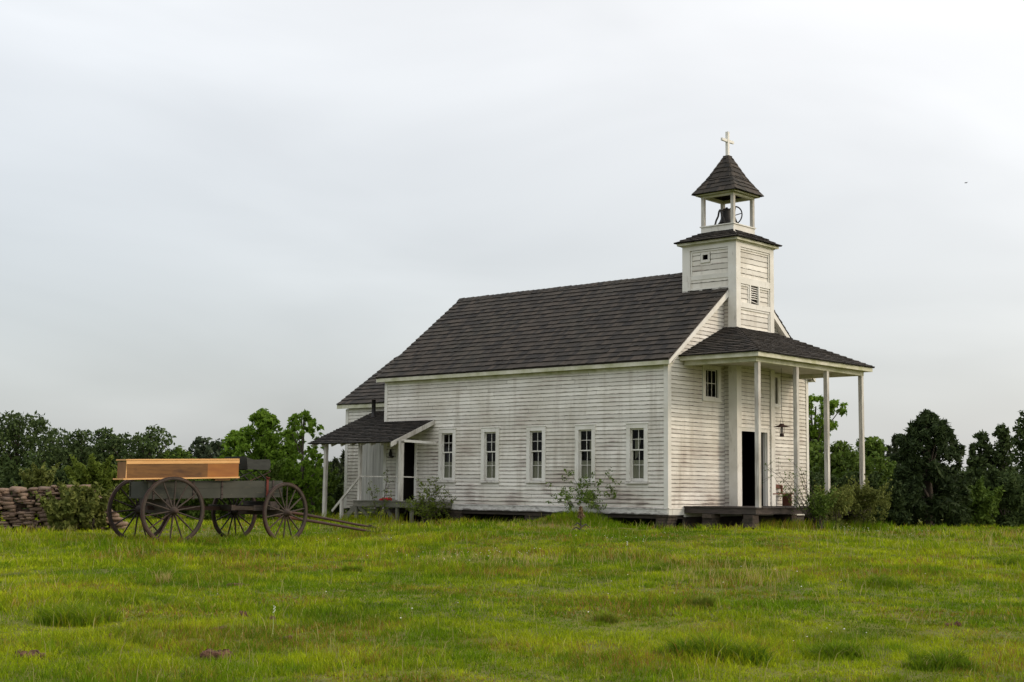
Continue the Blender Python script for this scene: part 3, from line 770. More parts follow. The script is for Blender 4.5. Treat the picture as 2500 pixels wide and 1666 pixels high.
b_ = sp_; b_.box((cx-.095, cy-.095, 10.09), (cx+.095, cy+.095, 10.155)); sp_.build('belfry_roof', 'shingle', belf)
b = MB(); b.box((cx-.042, cy-.042, 10.14), (cx+.042, cy+.042, 10.86)); b.box((cx-.30, cy-.030, 10.56), (cx-.042, cy+.030, 10.635)); b.box((cx+.042, cy-.030, 10.56), (cx+.30, cy+.030, 10.635)); b.build('cross', 'trim', church)

# ---- bell (hangs in the belfry: a thing of its own)
bell = empty('church_bell', (cx, cy, 8.085), label='black iron bell with rope wheel on a stand in the open belfry', cat='bell')
bx, by, bz = cx-.03, cy+.02, 8.16
b = MB(); b.lathe([(.0, .50), (.03, .50), (.04, .47), (.10, .455), (.135, .40), (.15, .28), (.175, .16), (.215, .07), (.25, .03), (.235, .02), (.16, .12), (.0, .3)], (bx, by, bz), 28); b.build('bell_body', 'black', bell, smooth=True)
b = MB(); b.box((bx-.42, by-.13, 8.087), (bx-.28, by+.13, 8.11)); b.box((bx+.28, by-.13, 8.087), (bx+.42, by+.13, 8.11)); b.box((bx-.28, by-.2, 8.087), (bx+.28, by+.2, 8.11)); b.build('mounting_board', 'redbase', bell)
for sx in (-1, 1):
    b = MB(); X = bx+sx*.34
    b.tube([(X, by-.17, 8.11), (X, by-.13, 8.24), (X, by-.06, 8.36), (X, by-.03, 8.50), (X, by, 8.535), (X, by+.03, 8.50), (X, by+.06, 8.36), (X, by+.13, 8.24), (X, by+.17, 8.11)], .027); b.build('stand_leg', 'black', bell)
b = MB(); b.tube([(bx-.36, by, 8.53), (bx-.15, by, 8.54), (bx, by, 8.63), (bx+.15, by, 8.54), (bx+.42, by, 8.53)], .02); b.build('yoke', 'black', bell)
b = MB(); b.torus((bx+.40, by, 8.49), (1, .0, 0), .255, .020, 36, 6)
for k in range(5):
    t = 2*math.pi*k/5+.5; b.tube([(bx+.40, by, 8.49), (bx+.40, by+.23*math.cos(t), 8.49+.25*math.sin(t))], .013, 6)
b.build('rope_wheel', 'black', bell)

# ---- front porch roof
X0, X1, Y0, ZP = .52, 6.51, -2.42, 4.14
fz = MB()
fz.box((X0, Y0, 4.03), (X0+.022, 0, ZP)); fz.box((X1-.022, Y0, 4.03), (X1, 0, ZP)); fz.box((X0+.022, Y0, 4.03), (X1-.022, Y0+.022, ZP))
i_ = .18; fz.box((X0+i_, Y0+i_, 3.915), (X0+i_+.13, -.03, 4.035)); fz.box((X1-i_-.13, Y0+i_, 3.915), (X1-i_, -.03, 4.035)); fz.box((X0+i_+.13, Y0+i_, 3.915), (X1-i_-.13, Y0+i_+.13, 4.035))
pr = MB()
ZW = 5.06; run = 2.03
# left, right and front slopes
xin0, xin1 = TX0-.03, TX1+.03
runL = xin0-X0; rise = ZW-ZP
evL = Vector((runL, 0, rise)); LV = evL.length
def clipL(v):  # u measured along +y from Y0
    return (abs(v/LV)*(TY0-.03-Y0), -Y0-.012)
slope(pr, (X0-.03, Y0-.03, ZP), (0, 1, 0), evL, 2.4, LV, exp=.15, clip=lambda v: (v/LV*(TY0-Y0), 2.43), seed=50)
runR = X1-xin1; evR = Vector((-runR, 0, rise)); LVR = evR.length
slope(pr, (X1+.03, Y0-.03, ZP), (0, 1, 0), evR, 2.4, LVR, exp=.15, clip=lambda v: (v/LVR*(TY0-Y0), 2.43), seed=51)
evF = Vector((0, TY0-.035-Y0, rise)); LVF = evF.length
slope(pr, (X0-.03, Y0-.03, ZP), (1, 0, 0), evF, X1-X0+.06, LVF, exp=.15, clip=lambda v: (v/LVF*(xin0-X0), X1-X0+.06-v/LVF*(X1-xin1)), seed=52)
for (sx, xe, xi) in ((0, X0, xin0), (1, X1, xin1)):
    n = 15
    for i in range(n):
        t0_, t1_ = i/n, (i+1)/n; r_ = random.random()
        A = Vector((xe+(xi-xe)*t0_, Y0+(TY0-.03-Y0)*t0_, ZP+rise*t0_+.075)); B = Vector((xe+(xi-xe)*t1_, Y0+(TY0-.03-Y0)*t1_, ZP+rise*t1_+.045)); sg = 1 if sx == 0 else -1
        q1 = Vector((sg*.15, 0, -.02)); q2 = Vector((0, .15, -.02))
        for q in (q1, q2): pr.face([A, A+q, B+q, B], r_, [(0, 0), (.1, 0), (.1, .2), (0, .2)])
        pr.face([A, A+q1, A-Vector((0, 0, .05)), A+q2], 0.)
proof = pr.build('porch_roof', 'shingle', church)
fz.build('porch_fascia', 'moss', proof)
b = MB(); b.box((X0+.05, Y0+.05, 4.036), (X1-.05, TY0-.036, 4.05)); b.box((X0+.05, TY0-.036, 4.036), (TX0-.036, -.03, 4.05)); b.box((TX1+.036, TY0-.036, 4.036), (X1-.05, -.03, 4.05)); b.build('porch_ceiling', 'soffit', proof)
for xc in (.865, 2.74, 4.33, 6.27):
    b = MB(); tl = random.uniform(-.012, .012)
    p0 = (xc+tl, Y0+.245, .215); p1 = (xc, Y0+.245, 3.915); b.beam(p0, p1, .112, .112, up=(0, 1, 0)); b.build('porch_post', 'post', church)
# deck
b = MB(); x = .69
b.box((.69, -2.205, .055), (6.42, -2.16, .20)); b.box((.69, -2.16, .055), (.735, -.03, .20)); b.box((6.375, -2.16, .055), (6.42, -.03, .20))
xx = .66
while xx < 6.42: e = min(xx+random.uniform(.12, .15), 6.46); b.box((xx, -2.24+random.uniform(-.012, .012), .203), (e-.006, -.03, .228+random.uniform(0, .004))); xx = e
dk = b.build('porch_deck', 'deck', church)
for xc in (.8, 2.6, 4.2, 5.9):
    for yc in (-2.0, -.8):
        b = MB()
        for k in range(5): hx2 = random.uniform(.13, .21); ox = random.uniform(-.05, .05); b.box((xc-hx2+ox, yc-.15, -.5+k*.109), (xc+hx2+ox, yc+.15+random.uniform(-.03, .03), -.397+k*.109), random.random())
        b.build('pier', 'pier', dk)
# main piers
for (xs, ys) in [((.02, .42), (.0, .42)), ((.02, .42), (2.1, 2.5)), ((.02, .42), (4.35, 4.95)), ((.02, .42), (7.4, 8.0)), ((.02, .42), (10.2, 10.7)), ((3.2, 3.8), (.1, .5)), ((6.5, 7.0), (0, .5)), ((3.2, 3.8), (5, 5.4)), ((6.5, 7.0), (5, 5.4))]:
    b = MB(); z = -.55
    while z < -.01:
        h = random.uniform(.07, .12); j = random.uniform(-.03, .02); b.box((xs[0]+j, ys[0]+random.uniform(-.03, .03), z), (xs[1]+j, ys[1]+random.uniform(-.03, .03), min(z+h-.008, -.002)), random.random()); z += h
    b.build('foundation_pier', 'pier', church)
b = MB(); b.box((.05, .05, -.10), (.2, L_-.05, -.003)); b.box((.2, .05, -.10), (W_-.05, .2, -.003)); b.box((W_-.2, .2, -.1), (W_-.05, L_-.05, -.003))
for yy in np.arange(.5, L_, .6): b.box((.2, yy, -.09), (W_-.2, yy+.05, .015))
b.build('floor_joists', 'deck', church)

b = MB(); b.box((W_-.03, .0, -.6), (W_, L_, -.002)); b.build('underfloor_light_block', 'deck', church)  # this and the next boards are added to keep daylight from under the floor
b = MB(); b.box((.1, L_-.03, -.6), (W_-.03, L_, -.002)); b.build('underfloor_light_block', 'deck', church)
b = MB(); b.box((.7, .02, -.6), (W_-.03, .05, -.1)); b.build('underfloor_light_block', 'deck', church)
b = MB(); b.box((1.1, .2, -.45), (1.13, L_-.03, -.1)); b.build('underfloor_light_block', 'darkwood', church)  # added dark sheet behind the piers, keeps the space underneath dark
# ---- rear wing
XW, YW = 1.0, 13.70; ZWE, ZWR = 3.18, 5.14
s = MB(); s2 = MB(); fW = lambda u, n, z: (XW-n, u, z)
siding(s, fW, L_, YW-.1, -.06, ZWE, holes=[(11.70, 12.90, .2, 2.72)], seed=60); siding(s, lambda u, n, z: (u, YW+n, z), XW, W_-XW, -.06, 3.2, seed=61); siding(s, lambda u, n, z: (W_-XW+n, u, z), L_, YW, -.06, ZWE, seed=62)
s.face([(XW, YW, 3.2), (W_/2, YW, ZWR), (W_-XW, YW, 3.2)])
s2.box((XW+.003, L_+.04, -.06), (W_-XW-.003, YW-.003, ZWE))
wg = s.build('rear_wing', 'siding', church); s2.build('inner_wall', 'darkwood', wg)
b = MB(); b.box((XW-.03, YW-.1, -.06), (XW, YW+.03, ZWE)); b.build('corner_board', 'trim', wg)
# plank door / board wall
b = MB(); u = 11.70
while u < 12.88:
    e = min(u+random.uniform(.13, .19), 12.9); b.box((XW-.03-random.uniform(0, .008), u+.004, .2), (XW+.0, e-.004, 2.72)); u = e
b.build('plank_door', 'plank', wg)
b = MB(); b.box((XW-.05, 11.62, .2), (XW, 11.70, 2.76)); b.box((XW-.05, 12.90, .2), (XW, 13.0, 2.76)); b.build('door_casing', 'trim', wg)
wrf = MB(); ye = 14.02; x0w = XW-.17; zev = 3.33
e1 = Vector((W_/2-x0w, 0, ZWR-zev)); 
slope(wrf, (x0w, L_+.03, zev), (0, 1, 0), e1, ye-L_-.03, e1.length, exp=.235, seed=63)
slope(wrf, (W_-x0w, L_+.03, zev), (0, 1, 0), Vector((-e1.x, 0, e1.z)), ye-L_-.03, e1.length, exp=.235, seed=64)
wr_ = wrf.build('wing_roof', 'shingle', church)
b = MB(); b.box((x0w, L_+.03, zev-.135), (x0w+.022, ye-.02, zev-.01)); b.box((x0w+.022, L_+.03, zev-.11), (XW, ye-.03, zev-.095))
for X in (lambda x: x, lambda x: W_-x):
    q = [(X(x0w), zev-.135), (X(W_/2), ZWR-.16), (X(W_/2), ZWR-.01), (X(x0w), zev-.01)]; b.hexa([(a, ye-.022, c) for a, c in q]+[(a, ye, c) for a, c in q])
    p = [(X(x0w), L_+.03, zev-.02), (X(x0w), ye-.02, zev-.02), (X(W_/2), ye-.02, ZWR-.02), (X(W_/2), L_+.03, ZWR-.02)]; b.hexa(p+[(q[0], q[1], q[2]+.025) for q in p])
b.build('eave_fascia', 'moss', wr_)

# ---- side porch: lean-to roof, posts, rails, deck
SS = .4095; XE = -1.78; YA, YB = 8.58, 12.30
zl = lambda x: 2.66 + SS*x
b = MB()
e1 = Vector((XW-.04-XE, 0, SS*(XW-.04-XE)))
# main part up to the long wall, then beyond the corner up to the wing wall
e0 = Vector((-.035-XE, 0, SS*(-.035-XE)))
slope(b, (XE, YA, zl(XE)), (0, 1, 0), e0, L_+.04-YA, e0.length, exp=.135, wmin=.09, wmax=.2, seed=70)
slope(b, (XE, L_+.04, zl(XE)), (0, 1, 0), e1, YB-L_-.04, e1.length, exp=.135, wmin=.09, wmax=.2, seed=71)
lt = b.build('side_porch_roof', 'oldshingle', church)
b = MB(); 
for (ya, yb, xb) in ((YA+.02, L_+.04, -.03), (L_+.04, YB-.02, XW-.04)):
    p = [(XE+.03, ya, zl(XE+.03)-.018), (xb, ya, zl(xb)-.018), (xb, yb, zl(xb)-.018), (XE+.03, yb, zl(XE+.03)-.018)]; b.hexa(p+[(q[0], q[1], q[2]+.022) for q in p])
b.build('roof_sheathing', 'olddeck', lt)
yr = YA+.05; k = 0
while yr < YB:
    b = MB(); xb = -.04 if yr < L_+.05 else XW-.06
    b.beam((XE+.06, yr, zl(XE+.06)-.068), (xb, yr, zl(xb)-.068), .045, .095); b.build('rafter', 'post', lt); yr += .44
b = MB(); q = [(XE+.0, zl(XE)-.125), (-.0, zl(0)-.125), (-.0, zl(0)+.015), (XE+.0, zl(XE)+.015)]
b.hexa([(a, YA-.03, c) for a, c in q]+[(a, YA-.005, c) for a, c in q]); b.build('rake_board', 'post', lt)
PX = -1.50
b = MB(); b.box((PX-.05, 8.35, 1.95-.02), (PX+.05, YB-.3, 2.0-.02)); b.build('porch_plate', 'olddeck', lt)
for (yc, z0, z1, wd) in ((11.76, -.45, 1.93, .10), (10.20, .24, 1.93, .085), (8.42, .24, 2.02, .115)):
    b = MB(); b.beam((PX+(-.02 if yc > 11 else 0), yc, z0), (PX, yc, z1), wd, wd, up=(0, 1, 0)); b.build('side_porch_post', 'post', church)
b = MB(); b.beam((PX+.06, 8.45, 1.995), (-.03, 8.45, 1.965), .03, .075); b.build('porch_header', 'trim', church)
for (p0, p1) in (((PX, 10.16, .95), (PX, 8.48, .945)), ((PX+.06, 8.42, .945), (-.02, 8.42, .93))):
    b = MB(); b.beam(p0, p1, .04, .035); b.build('railing', 'post', church)
b = MB(); b.beam((PX-.04, 10.17, .93), (PX-.06, 11.35, -.10), .035, .07); b.build('stair_rail', 'post', church)
b = MB(); b.beam((PX-.03, 10.95, -.5), (PX-.03, 10.95, .27), .085, .085, up=(0, 1, 0)); b.build('stair_post', 'post', church)
b = MB(); b.box((-1.64, 7.75, .06), (-1.60, 10.30, .215)); b.box((-1.60, 10.26, .06), (-.03, 10.30, .215)); b.box((-1.60, 7.75, .06), (-.05, 7.79, .215))
yy = 7.75
while yy < 10.3: e = min(yy+.14, 10.31); b.box((-1.66+random.uniform(-.01, .01), yy, .218), (-.05, e-.006, .243)); yy = e
sdk = b.build('side_porch_deck', 'olddeck', church)
for yc in (10.22, 8.45, 7.85): b = MB(); b.box((-1.62, yc-.045, -.5), (-1.54, yc+.045, .06)); b.build('deck_leg', 'olddeck', sdk)
for p0, p1 in (((-1.58, 10.10, .06), (-1.45, 9.6, -.42)), ((-1.58, 8.95, .06), (-1.58, 8.5, -.42))): b = MB(); b.beam(p0, p1, .05, .10); b.build('deck_brace', 'olddeck', sdk)
b = MB()
for k, z in enumerate((.02, -.2)): b.box((-1.5, 10.34+k*.28, z), (-.5, 10.62+k*.28, z+.04))
b.beam((-1.5, 10.3, .1), (-1.5, 10.95, -.42), .04, .16); b.beam((-.5, 10.3, .1), (-.5, 10.95, -.42), .04, .16); b.build('stair', 'olddeck', church)
# stove pipe through the lean-to roof
b = MB(); b.tube([(.42, 11.76, 2.75), (.42, 11.76, 3.40)], .065, 14); b.build('stove_pipe', 'black', church, smooth=False)

# ================================================================== things on the porches
ln = empty('hanging_lantern', (3.95, -1.0, 4.03), label='dark oil lantern with wide shade hanging from the front porch ceiling', cat='lantern')
lx, ly = 3.95, -1.0
b = MB(); b.lathe([(.0, .075), (.06, .07), (.075, .03), (.22, -.01), (.225, -.02), (.0, .0)], (lx, ly, 2.42), 24); b.build('shade', 'rust', ln)
b = MB(); b.lathe([(.035, .19), (.045, .13), (.04, .05), (.03, .02)], (lx, ly, 2.20), 14); b.build('glass_chimney', 'lampglass', ln)
b = MB(); b.lathe([(.0, -.07), (.05, -.07), (.06, -.03), (.055, .02), (.02, .03)], (lx, ly, 2.20), 16); b.build('oil_font', 'rust', ln)
b = MB(); b.tube([(lx-.05, ly, 2.15), (lx-.13, ly, 2.25), (lx-.16, ly, 2.42)], .005, 5); b.tube([(lx+.05, ly, 2.15), (lx+.13, ly, 2.25), (lx+.16, ly, 2.42)], .005, 5)
b.tube([(lx-.07, ly, 2.48), (lx-.04, ly, 2.62), (lx, ly, 2.72), (lx+.04, ly, 2.62), (lx+.07, ly, 2.48)], .005, 5); b.tube([(lx, ly, 2.72), (lx, ly, 4.03)], .006, 5); b.build('wire_hanger', 'black', ln)

bn = empty('bench', (4.85, -.28, .23), label='reddish wooden bench with back rail against the front wall', cat='bench')
b = MB(); b.box((4.36, -.46, .555), (5.52, -.14, .585)); b.build('seat', 'redwood', bn)
for xa in (4.44, 5.34): b = MB(); b.box((xa, -.44, .23), (xa+.035, -.15, .555)); b.build('leg', 'redwood', bn)
b = MB(); b.box((4.36, -.10, .72), (5.42, -.075, .83)); b.box((4.38, -.138, .585), (4.42, -.10, .80)); b.box((5.34, -.138, .585), (5.40, -.10, .80)); b.build('backrest', 'redwood', bn)

wlan = empty('wall_lantern', (-.07, 10.38, 1.55), label='small black lantern hung on the wall beside the side door', cat='lantern')
b = MB(); b.lathe([(.0, .28), (.03, .27), (.035, .2), (.05, .19), (.055, .06), (.03, .05)], (-.10, 10.38, 1.53), 12); b.build('lantern_body', 'black', wlan)
b = MB(); b.box((-.055, 10.30, 1.56), (-.03, 10.46, 1.60)); b.box((-.16, 10.30, 1.53), (-.055, 10.46, 1.55)); b.build('shelf_bracket', 'black', wlan)

rb = MB(); rng2 = random.Random(3)
for k in range(3):
    cxr = 9.15+k*.14; rb.tube([(-1.25, cxr-.10, .27), (-1.25, cxr-.04, .295), (-1.22, cxr+.06, .298-.01*k), (-1.25, cxr+.16, .265)], [.025, .046, .042, .02], 8)
o = rb.build('red_cloth', 'red', None, smooth=True); tag(o, 'crumpled bright red cloth lying on the side porch deck', 'cloth')

# ================================================================== WAGON
WG = (-12.717, 3.984); wyaw = R(-8.13); GW = -.594
wag = empty('wagon', (WG[0], WG[1], GW), wyaw, label='old green farm wagon with tall spoked wheels standing in the grass', cat='wagon')
ROOT[wag.name] = Vector((0, 0, 0))
Z = lambda z: z-GW                                 # local z
def make_wheel(Rw, loc, rz, m, nsp=14):
    b = MB(); b.torus((0, 0, 0), (0, 1, 0), Rw-.038, .034, 56, sw=.052)
    wh = b.build('wheel', m, wag, local=True); wh.location = loc; wh.rotation_euler = (0, 0, rz)
    b = MB(); b.torus((0, 0, 0), (0, 1, 0), Rw-.003, .005, 56, sw=.058); t_ = b.build('tyre', 'rust', wh, local=True)
    b = MB(); prof = [(.0, -.17), (.045, -.17), (.05, -.10), (.085, -.06), (.095, 0), (.085, .06), (.06, .12), (.055, .16), (0, .16)]
    base = len(b.v); n = 18
    for r_, y in prof:
        for k in range(n): t = 2*math.pi*k/n; b.v.append((r_*math.cos(t), y, r_*math.sin(t)))
    for i in range(len(prof)-1):
        for k in range(n):
            a0 = i*n+k; a1 = i*n+(k+1) % n; b.f.append((a0, a1, a1+n, a0+n)); b.rn.append(.5); b.uv += [(0, 0)]*4
    b.build('hub', m, wh, local=True)
    for k in range(nsp):
        t = 2*math.pi*(k+.35)/nsp; b = MB(); b.tube([(.08*math.cos(t), -.02, .08*math.sin(t)), (.3*Rw*math.cos(t), -.012, .3*Rw*math.sin(t)), ((Rw-.06)*math.cos(t), 0, (Rw-.06)*math.sin(t))], [.021, .019, .0145], 6, cap=False); b.build('spoke', m, wh, local=True)
    return wh
def copy_wheel(src, loc, rz, rx, m):
    c = src.copy(); link(c); c.location = loc; c.rotation_euler = (0, rx, rz)
    for ch in src.children:
        d = ch.copy(); link(d); d.parent = c
    if m:
        for o in (c, *[x for x in sc.objects if x.parent == c]):
            if not o.name.startswith('tyre'):
                o.data = o.data.copy() if False else o.data
                o.material_slots[0].link = 'OBJECT'; o.material_slots[0].material = M[m]
    return c
T2, BW = .80, 2.47; RR, RF = .70, .655; st = R(13.94)
w1 = make_wheel(RR, (0, -T2, RR), 0, 'wheel')
w2 = copy_wheel(w1, (0, T2, RR), R(180), .7, 'wheeldark')
la = Vector((-math.sin(st), math.cos(st), 0)); FC = Vector((BW, 0, RF))
w3 = make_wheel(RF, FC-la*T2, st, 'wheel')
w4 = copy_wheel(w3, FC+la*T2, st+R(180), .5, 'wheeldark')
b = MB(); b.beam((0, -.70, RR), (0, .70, RR), .09, .11); b.build('rear_axle', 'wheel', wag, local=True)
b = MB(); b.beam(FC-la*.70, FC+la*.70, .09, .11); b.build('front_axle', 'wheel', wag, local=True)
# bolsters, reach and hounds
b = MB(); b.box((-.07, -.62, RR+.06), (.07, .62, Z(.34))); b.build('bolster', 'deck', wag, local=True)
b = MB(); b.box((BW-.09, -.60, RF+.06), (BW+.09, .60, Z(.30))); b.box((BW-.35, -.35, Z(.10)), (BW+.30, .35, Z(.22))); b.build('bolster', 'deck', wag, local=True)
b = MB(); b.beam((-.2, 0, Z(.16)), (BW+.2, 0, Z(.14)), .07, .09); b.build('reach_pole', 'rust', wag, local=True)
b = MB(); b.beam((BW-.95, -.42, Z(.17)), (BW+.3, -.2, Z(.13)), .06, .08); b.beam((BW-.95, .42, Z(.17)), (BW+.3, .2, Z(.13)), .06, .08); b.beam((BW-.95, -.55, Z(.17)), (BW-.95, .5, Z(.17)), .09, .11); b.build('hounds', 'wheel', wag, local=True)
# box body
def zt_(u): return .705+(u+.42)/3.15*.05
def zb_(u): return .345+(u+.42)/3.15*.05
bd = None
def plank(mb, u0, u1, v0, v1, za, zb, rnd=.5):
    mb.hexa([(u0, v0, Z(za(u0))), (u1, v0, Z(za(u1))), (u1, v1, Z(za(u1))), (u0, v1, Z(za(u0))), (u0, v0, Z(zb(u0))), (u1, v0, Z(zb(u1))), (u1, v1, Z(zb(u1))), (u0, v1, Z(zb(u0)))], rnd)
b = MB()
mid_ = lambda u: (zb_(u)*.42+zt_(u)*.58)
plank(b, -.42, 2.74, -.50, -.475, zb_, lambda u: mid_(u)-.003, .3); plank(b, -.42, 2.735, -.498, -.475, lambda u: mid_(u)+.003, zt_, .7); plank(b, -.42, 2.74, .375, .40, zb_, zt_)
plank(b, -.40, -.375, -.475, .375, lambda u: zb_(u)-.0, lambda u: zt_(u)-.01); plank(b, 2.69, 2.715, -.475, .375, zb_, lambda u: zt_(u)-.01); plank(b, -.42, 2.74, -.475, .375, lambda u: zb_(u)+.01, lambda u: zb_(u)+.035)
bd = b.build('wagon_box', 'wagon', wag, local=True)
b = MB()
for u in (-.30, .60, 1.26, 2.50): plank(b, u-.02, u+.02, -.515, -.50, lambda x: zb_(x)-.02, lambda x: zt_(x)+.01)
b.build('side_cleat', 'deck', bd, local=True)
b = MB()
for u in (-.30, .60, 1.26, 2.50):
    for z_ in (.45, .62): b.tube([(u, -.515, Z(z_)), (u, -.528, Z(z_))], .013, 8)
b.build('bolt_heads', 'rust', bd, local=True)
b = MB(); plank(b, 2.32, 2.37, -.535, -.515, lambda x: .26, lambda x: .80); b.tube([(2.34, -.52, Z(.78)), (2.30, -.54, Z(.83)), (2.38, -.56, Z(.80))], .02, 6); b.build('brake_bracket', 'redbase', bd, local=True)
b = MB(); b.tube([(1.95, -.45, Z(.74)), (2.35, -.45, Z(.90)), (2.44, -.44, Z(.95))], .012, 6); b.tube([(2.42, -.47, Z(.94)), (2.46, -.41, Z(.96))], .022, 6); b.build('brake_lever', 'rust', wag, local=True)
# seat on springs
b = MB(); b.box((1.86, -.52, Z(1.00)), (2.34, .42, Z(1.03)))
b.hexa([(1.84, -.52, Z(.99)), (1.865, -.52, Z(.99)), (1.865, .42, Z(.99)), (1.84, .42, Z(.99)), (1.79, -.52, Z(1.27)), (1.815, -.52, Z(1.27)), (1.815, .42, Z(1.27)), (1.79, .42, Z(1.27))])
b.build('seat', 'seat', wag, local=True)
for v in (-.545, .42):
    b = MB(); pf = [(1.80, 1.25), (1.84, .99), (2.36, .985), (2.395, 1.05), (2.395, 1.17), (2.36, 1.215), (2.15, 1.205), (1.98, 1.20)]
    n = len(pf); f0 = [(a, v, Z(c)) for a, c in pf]; f1 = [(a, v+.025, Z(c)) for a, c in pf]; b.face(f0); b.face(f1[::-1])
    for i in range(n): b.face([f0[i], f1[i], f1[(i+1) % n], f0[(i+1) % n]])
    b.build('seat_side', 'seat', wag, local=True)
for v in (-.46, .36):
    b = MB(); b.tube([(1.55, v, Z(.74)), (1.8, v, Z(.86)), (2.1, v, Z(.975))], .013, 6); b.tube([(2.1, v, Z(.975)), (2.25, v, Z(.86)), (2.36, v, Z(.76))], .013, 6); b.tube([(1.85, v, Z(.98)), (2.05, v, Z(.84)), (2.2, v, Z(.75))], .010, 6); b.build('seat_spring', 'black', wag, local=True)
# shafts
A0 = FC+la*.34+Vector((.1, 0, .10)); TIP = Vector((6.75, .85, Z(-.425)))
D = (TIP-A0); off = -la*.60+Vector((0, 0, -.15))
b = MB(); b.tube([A0, A0+D*.35+Vector((0, 0, .03)), A0+D*.7, TIP], [.038, .032, .027, .020], 8); b.build('shaft', 'redshaft' if 'redshaft' in M else 'rust', wag, local=True)
b = MB(); A1 = A0+off; b.tube([A1, A1+D*.35+Vector((0, 0, .0)), A1+D*.7-Vector((0, 0, .02)), A1+D*.93], [.038, .032, .027, .020], 8); b.build('shaft', 'rust', wag, local=True)
for (S, tt) in ((A0, .80), (A1, .74)):
    p = S+D*tt; b = MB(); b.torus(p, D, .04, .012, 14, 6); b.torus(p+D.normalized()*.05, D, .04, .012, 14, 6); b.torus(p+Vector((-.05, -.03, -.09)), (.3, 1, 0), .045, .009, 14, 6); b.torus(p+Vector((.03, -.03, -.08)), (.5, 1, .2), .035, .009, 14, 6); b.build('iron_ring', 'rust', wag, local=True)

# new wooden crate lying across the wagon
cr = empty('wooden_crate', (WG[0], WG[1], .70), wyaw, label='long new wooden crate with bright pine edges lying on the wagon', cat='crate')
ROOT[cr.name] = Vector((0, 0, 0))
cz = lambda u, z: z-.70 + (u+.95)/2.55*.066
def cplank(mb, u0, u1, v0, v1, z0, z1):
    mb.hexa([(u0, v0, cz(u0, z0)), (u1, v0, cz(u1, z0)), (u1, v1, cz(u1, z0)), (u0, v1, cz(u0, z0)), (u0, v0, cz(u0, z1)), (u1, v0, cz(u1, z1)), (u1, v1, cz(u1, z1)), (u0, v1, cz(u0, z1))])
VA, VB = -.60, -.16
b = MB(); cplank(b, -.95, .86, VA, VA+.022, .765, 1.045); b.build('side_panel', 'brownwood', cr, local=True)
b = MB(); cplank(b, .86, 1.59, VA, VA+.022, .765, 1.045); b.build('side_panel', 'orange', cr, local=True)
b = MB(); cplank(b, -.95, 1.59, VB-.022, VB, .765, 1.10); b.build('side_panel', 'orange', cr, local=True)
for ua in (-.955, 1.55): b = MB(); cplank(b, ua, ua+.025, VA+.024, VB-.024, .765, 1.10); b.build('end_panel', 'tailwood', cr, local=True)
b = MB(); cplank(b, -.96, 1.60, VA-.008, VA+.018, 1.048, 1.118); b.build('top_rail', 'newwood', cr, local=True)
b = MB(); cplank(b, -.98, 1.59, VA-.02, VB+.02, 1.121, 1.148); b.build('lid', 'newwood', cr, local=True)
b = MB(); cplank(b, -1.03, 1.60, VA-.03, VB+.03, .732, .762); b.build('base_board', 'newwood', cr, local=True)
b = MB(); cplank(b, 1.05, 1.40, VA+.02, VA+.12, .688, .730); cplank(b, -.3, -.2, VA+.02, VB, .71, .730); b.build('bearer_block', 'tailwood', cr, local=True)
b = MB(); b.tube([(-.95, VA+.01, cz(-.95, .765)), (-.95, VA+.01, cz(-.95, 1.12))], .012, 6); b.build('corner_strip', 'newwood', cr, local=True)

# ================================================================== STONE WALL
def rock(mb, c, s, seed, rnd=.5, jit=.10):
    rr = np.random.default_rng(seed); n1, n2 = 6, 8
    rot = rr.uniform(-.22, .22); base = len(mb.v); pw = 4.5
    for i in range(n1+1):
        ph = math.pi*i/n1
        for k in range(n2):
            t = 2*math.pi*k/n2; d = np.array([math.sin(ph)*math.cos(t), math.sin(ph)*math.sin(t), math.cos(ph)])
            q = d/(np.abs(d)**pw).sum()**(1/pw)*(1+rr.uniform(-jit, jit)); q = q*np.array(s)
            q = np.array([q[0]*math.cos(rot)-q[2]*math.sin(rot)*.6, q[1], q[2]+q[0]*math.sin(rot)*.35])
            e1 = mb.ex[0]; e2 = mb.ex[1]
            mb.v.append((c[0]+e1[0]*q[0]+e2[0]*q[1], c[1]+e1[1]*q[0]+e2[1]*q[1], c[2]+q[2]))
    for i in range(n1):
        for k in range(n2):
            a0 = base+i*n2+k; a1 = base+i*n2+(k+1) % n2; mb.f.append((a0, a0+n2, a1+n2, a1)); mb.rn.append(rnd); mb.uv += [(0, 0)]*4
ea = np.array(spot(-120, 34.0)); eb = np.array(spot(262, 34.6)); du = (eb-ea)/np.linalg.norm(eb-ea); dn = np.array([-du[1], du[0]])
sw = MB(); sw.ex = (du, dn); Lw = np.linalg.norm(eb-ea); rr = random.Random(5); k = 0
rr = random.Random(15)
topf = lambda u: .97-.07*math.sin(u*1.4+.6)-.04*math.sin(u*4.1)-(0 if u < Lw-.5 else (u-Lw+.5)*.9)
for row in (0, 1):
    col = np.zeros(int(Lw/.05)+14)                 # height already reached along the wall
    for it in range(900):
        i0 = int(np.argmin(col[:-8]+.004*np.array([rr.random() for _ in range(len(col)-8)])))
        if col[i0] > 1.1: break
        wn = rr.choice((2, 3, 3, 4, 5, 6, 7, 8)); h = rr.uniform(.022, .062)*(1 if wn > 2 else .8); i1 = min(i0+wn, len(col)-1)
        base_h = float(np.max(np.sort(col[i0:i1])[:max(1, (i1-i0)*2//3)])); uc = (i0+i1)/2*.05
        if base_h > topf(uc): col[i0:i1] = 2; continue
        p = ea+du*uc+dn*(row*.30+rr.uniform(-.05, .05)); z = float(gz(p[0], p[1]))+base_h+h*.9
        rock(sw, (p[0], p[1], z), ((i1-i0)*.05/2*rr.uniform(.92, 1.06), .15, h), k, rr.random(), .10); k += 1; col[i0:i1] = base_h+h*1.62
